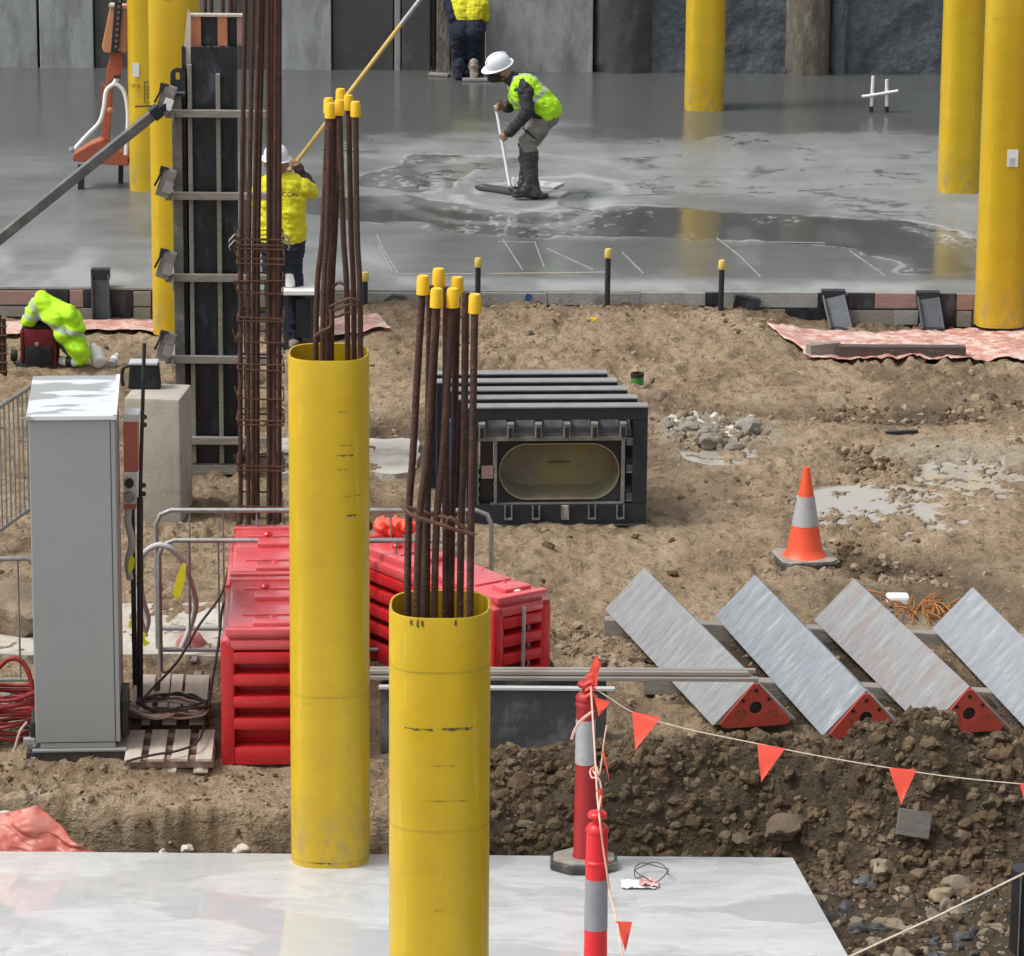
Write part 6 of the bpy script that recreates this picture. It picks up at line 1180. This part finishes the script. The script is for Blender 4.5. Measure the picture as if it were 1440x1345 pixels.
p_, s_ = pick(5200, xr0 - .35, 3.6, 23.15, 24.55, .008, .055, 3.2, ok); scatter('soil_clods', p_, s_, [CLODM] * 12 + [pm('brown_stone', (.18, .13, .082), (.10, .072, .046), 7, .85, bump=.4)] * 3, 'loose brown clods and stones covering the soil heap')
p_, s_ = pick(1500, 1.6, 3.5, 20.8, 23.3, .008, .06, 3.2, ok); scatter('rubble_gravel', p_, s_, [CLODM, CLODM, STONEM, STONEM, pm('dark_stone', (.06, .062, .066), (.04, .041, .044), 8, .6, bump=.3)], 'loose stones and wet rubble beside the pale slab corner')
p_, s_ = pick(6500, -4.6, 4.8, 24.6, 37.1, .005, .042, 4., None, .9); scatter('soil_gravel', p_, s_, [pm('tan_crumb', (.34, .25, .16), (.22, .16, .10), 7, .9, bump=.4)] * 4 + [CLODM, STONEM], 'small stones and crumbs scattered over the open soil')
p_, s_ = pick(900, -3.4, .2, 23.42, 24.4, .005, .022, 3., None, .5); scatter('bank_clods', p_, s_, [CLODM, STONEM], 'crumbs of soil along the cut bank behind the pale slab')
c_ = G(1005, 612); m_ = lambda x, y: ((x - c_[0]) / .42)**2 + ((y - c_[1]) / .55)**2 < 1
p_, s_ = pick(420, c_[0] - .5, c_[0] + .5, c_[1] - .6, c_[1] + .6, .012, .055, 2.5, m_); scatter('rubble_patch', p_, s_, [RUBBLEM, RUBBLEM, STONEM, STONEM, CLODM, STONEP], 'patch of broken grey rubble on the open soil')
def churn(path, n, w):                              # positions along a churned wheel rut
    Q = [G(*c) for c in path]; k = rng.integers(0, len(Q) - 1, n); t_ = rng.random(n); x = np.array([Q[i][0] + (Q[i + 1][0] - Q[i][0]) * a for i, a in zip(k, t_)]) + rng.normal(0, w, n); y = np.array([Q[i][1] + (Q[i + 1][1] - Q[i][1]) * a for i, a in zip(k, t_)]) + rng.normal(0, w, n); s_ = .008 + .045 * rng.random(n)**3; return np.stack([x, y, height(x, y) - s_ * .3], 1), s_
p_, s_ = churn([(1150, 590), (1220, 575), (1300, 588), (1380, 572), (1460, 580)], 420, .14); scatter('churned_clods', p_, s_, [CLODM, CLODM, MATS['tan_crumb'], MATS['brown_stone']], 'churned dark clods along the rut in the open soil')
p_, s_ = churn([(1190, 625), (1230, 655), (1265, 690)], 200, .10); scatter('churned_clods', p_, s_, [CLODM, CLODM, MATS['tan_crumb'], MATS['brown_stone']], 'churned dark clods between the rut and the puddles')
p_, s_ = churn([(1180, 780), (1230, 800), (1300, 815)], 220, .12); scatter('churned_clods', p_, s_, [CLODM, CLODM, MATS['tan_crumb']], 'churned dark clods between the cone and the prisms')
p_, s_ = churn([(800, 880), (830, 920), (900, 935)], 220, .12); scatter('churned_clods', p_, s_, [MATS['tan_crumb'], MATS['tan_crumb'], CLODM, STONEM], 'tan clods heaped between the red barrier and the prisms')
p_, s_ = churn([(700, 450), (860, 445), (1000, 455), (1080, 470)], 380, .2); scatter('churned_clods', p_, s_ * .7, [MATS['tan_crumb'], MATS['tan_crumb'], CLODM], 'tan crumbs along the foot of the slab edge')
def rock(px, py, r_, mat, label, grp=None, heapy=False, sd=0):
    p = onheap(px, py) if heapy else GG(px, py); vs, fs = rockmesh(sd + 20, 3, .30, .72); me = bpy.data.meshes.new('rock'); me.from_pydata((vs * r_ * V(1.2, .9, 1)).tolist(), [], fs.tolist()); me.update(); me.polygons.foreach_set('use_smooth', [True] * len(fs)); me.set_sharp_from_angle(angle=R(32)); me.materials.append(mat); o = bpy.data.objects.new('rock', me); col.objects.link(o); o.location = [float(k) for k in p + V(0, 0, r_ * .35)]; o.rotation_euler = (0, 0, sd); return tag(o, label, 'rock', grp)
rock(1100, 1176, .11, MATS['brown_stone'], 'large brown rock at the foot of the soil heap', None, True, 1); rock(1040, 1186, .06, MATS['brown_stone'], 'brown stone beside the large rock at the heap foot', None, True, 2); rock(1345, 1248, .075, STONEM, 'flat oval brown stone below the grey timber offcut', None, True, 3); rock(1322, 1266, .065, pm('tan_stone', (.34, .26, .17), (.24, .18, .115), 7, .8, bump=.2), 'round tan stone below the grey timber offcut', None, True, 4)
rock(1240, 1225, .07, STONEM, 'angular brown stone at the bottom of the soil heap', None, True, 5); rock(25, 888, .30, pm('earth_boulder', (.24, .185, .125), (.15, .112, .075), 5, .9, bump=.6, c3=(.32, .26, .18), sc3=3), 'big earthy boulder behind the crowd barrier left of the cabinet', None, False, 6)
rock(1215, 1246, .06, pm('wet_grey_stone', (.13, .135, .14), (.08, .083, .087), 7, .35, bump=.2), 'wet grey stone near the pale slab corner', None, True, 7); rock(925, 562, .10, MATS['earth_boulder'], 'earth clod beside the green tin', None, False, 8)
for k, (x, y) in enumerate(((642, 773), (771, 773), (893, 762), (945, 760), (946, 812), (835, 452), (745, 473))): rock(x, y, (.035, .04, .028, .03, .035, .03, .035)[k], CLODM if k < 5 else CAPY if k == 5 else TIMB, 'small dark stone lying on the open soil' if k < 5 else ['small yellow lump on soil before the slab edge', 'small brown lump on soil before the slab edge'][k - 5], 'small stones on the open soil', False, 30 + k)
for k, (x, y, r_) in enumerate(((262, 1198, .045), (342, 1198, .05), (230, 1201, .03), (8, 1150, .05))): rock(x, y, r_, STONEP, 'pale cream stone on the soil at the cut bank', 'pale stones along the cut bank', True, 40 + k)
for k, (x, y, r_) in enumerate(((985, 600, .10), (1000, 628, .09), (1052, 608, .10), (968, 606, .07), (1028, 632, .06))): rock(x, y, r_, RUBBLEM, 'broken grey concrete lump in the rubble patch', 'broken concrete lumps', False, 50 + k)
o = MB().bar(GG(1245, 612), GG(1290, 611), .04, .03).build('steel_offcut', STEELD); single(o, GG(1245, 612)); tag(o, 'short thin dark steel offcut on the open soil', 'offcut')
o = MB().box((0, 0, .03), (.16, .14, .07)).build('white_tub', WHITE, bev=.02, local=True); o.location = GG(1262, 850); tag(o, 'small white plastic tub between two galvanised prisms', 'tub')
pk = GG(1300, 870); st_ = thing('straw_bundle', 'tuft of orange brown dried fibre behind the galvanised prisms', 'fibre', pk)
FIB = pm('orange_fibre', (.38, .17, .05), (.28, .11, .03), 9, .85)
for k in range(46):
    a = rng.uniform(-.9, .9); b0 = V(rng.normal(0, .12), rng.normal(0, .12), 0); L = rng.uniform(.12, .3); MB().tube(catmull([b0, b0 + V(math.sin(a) * L * .5, rng.normal(0, .05), L * .35), b0 + V(math.sin(a) * L, rng.normal(0, .08), L * .28)], 3), .006, 4).build('fibre', FIB, st_, local=True)
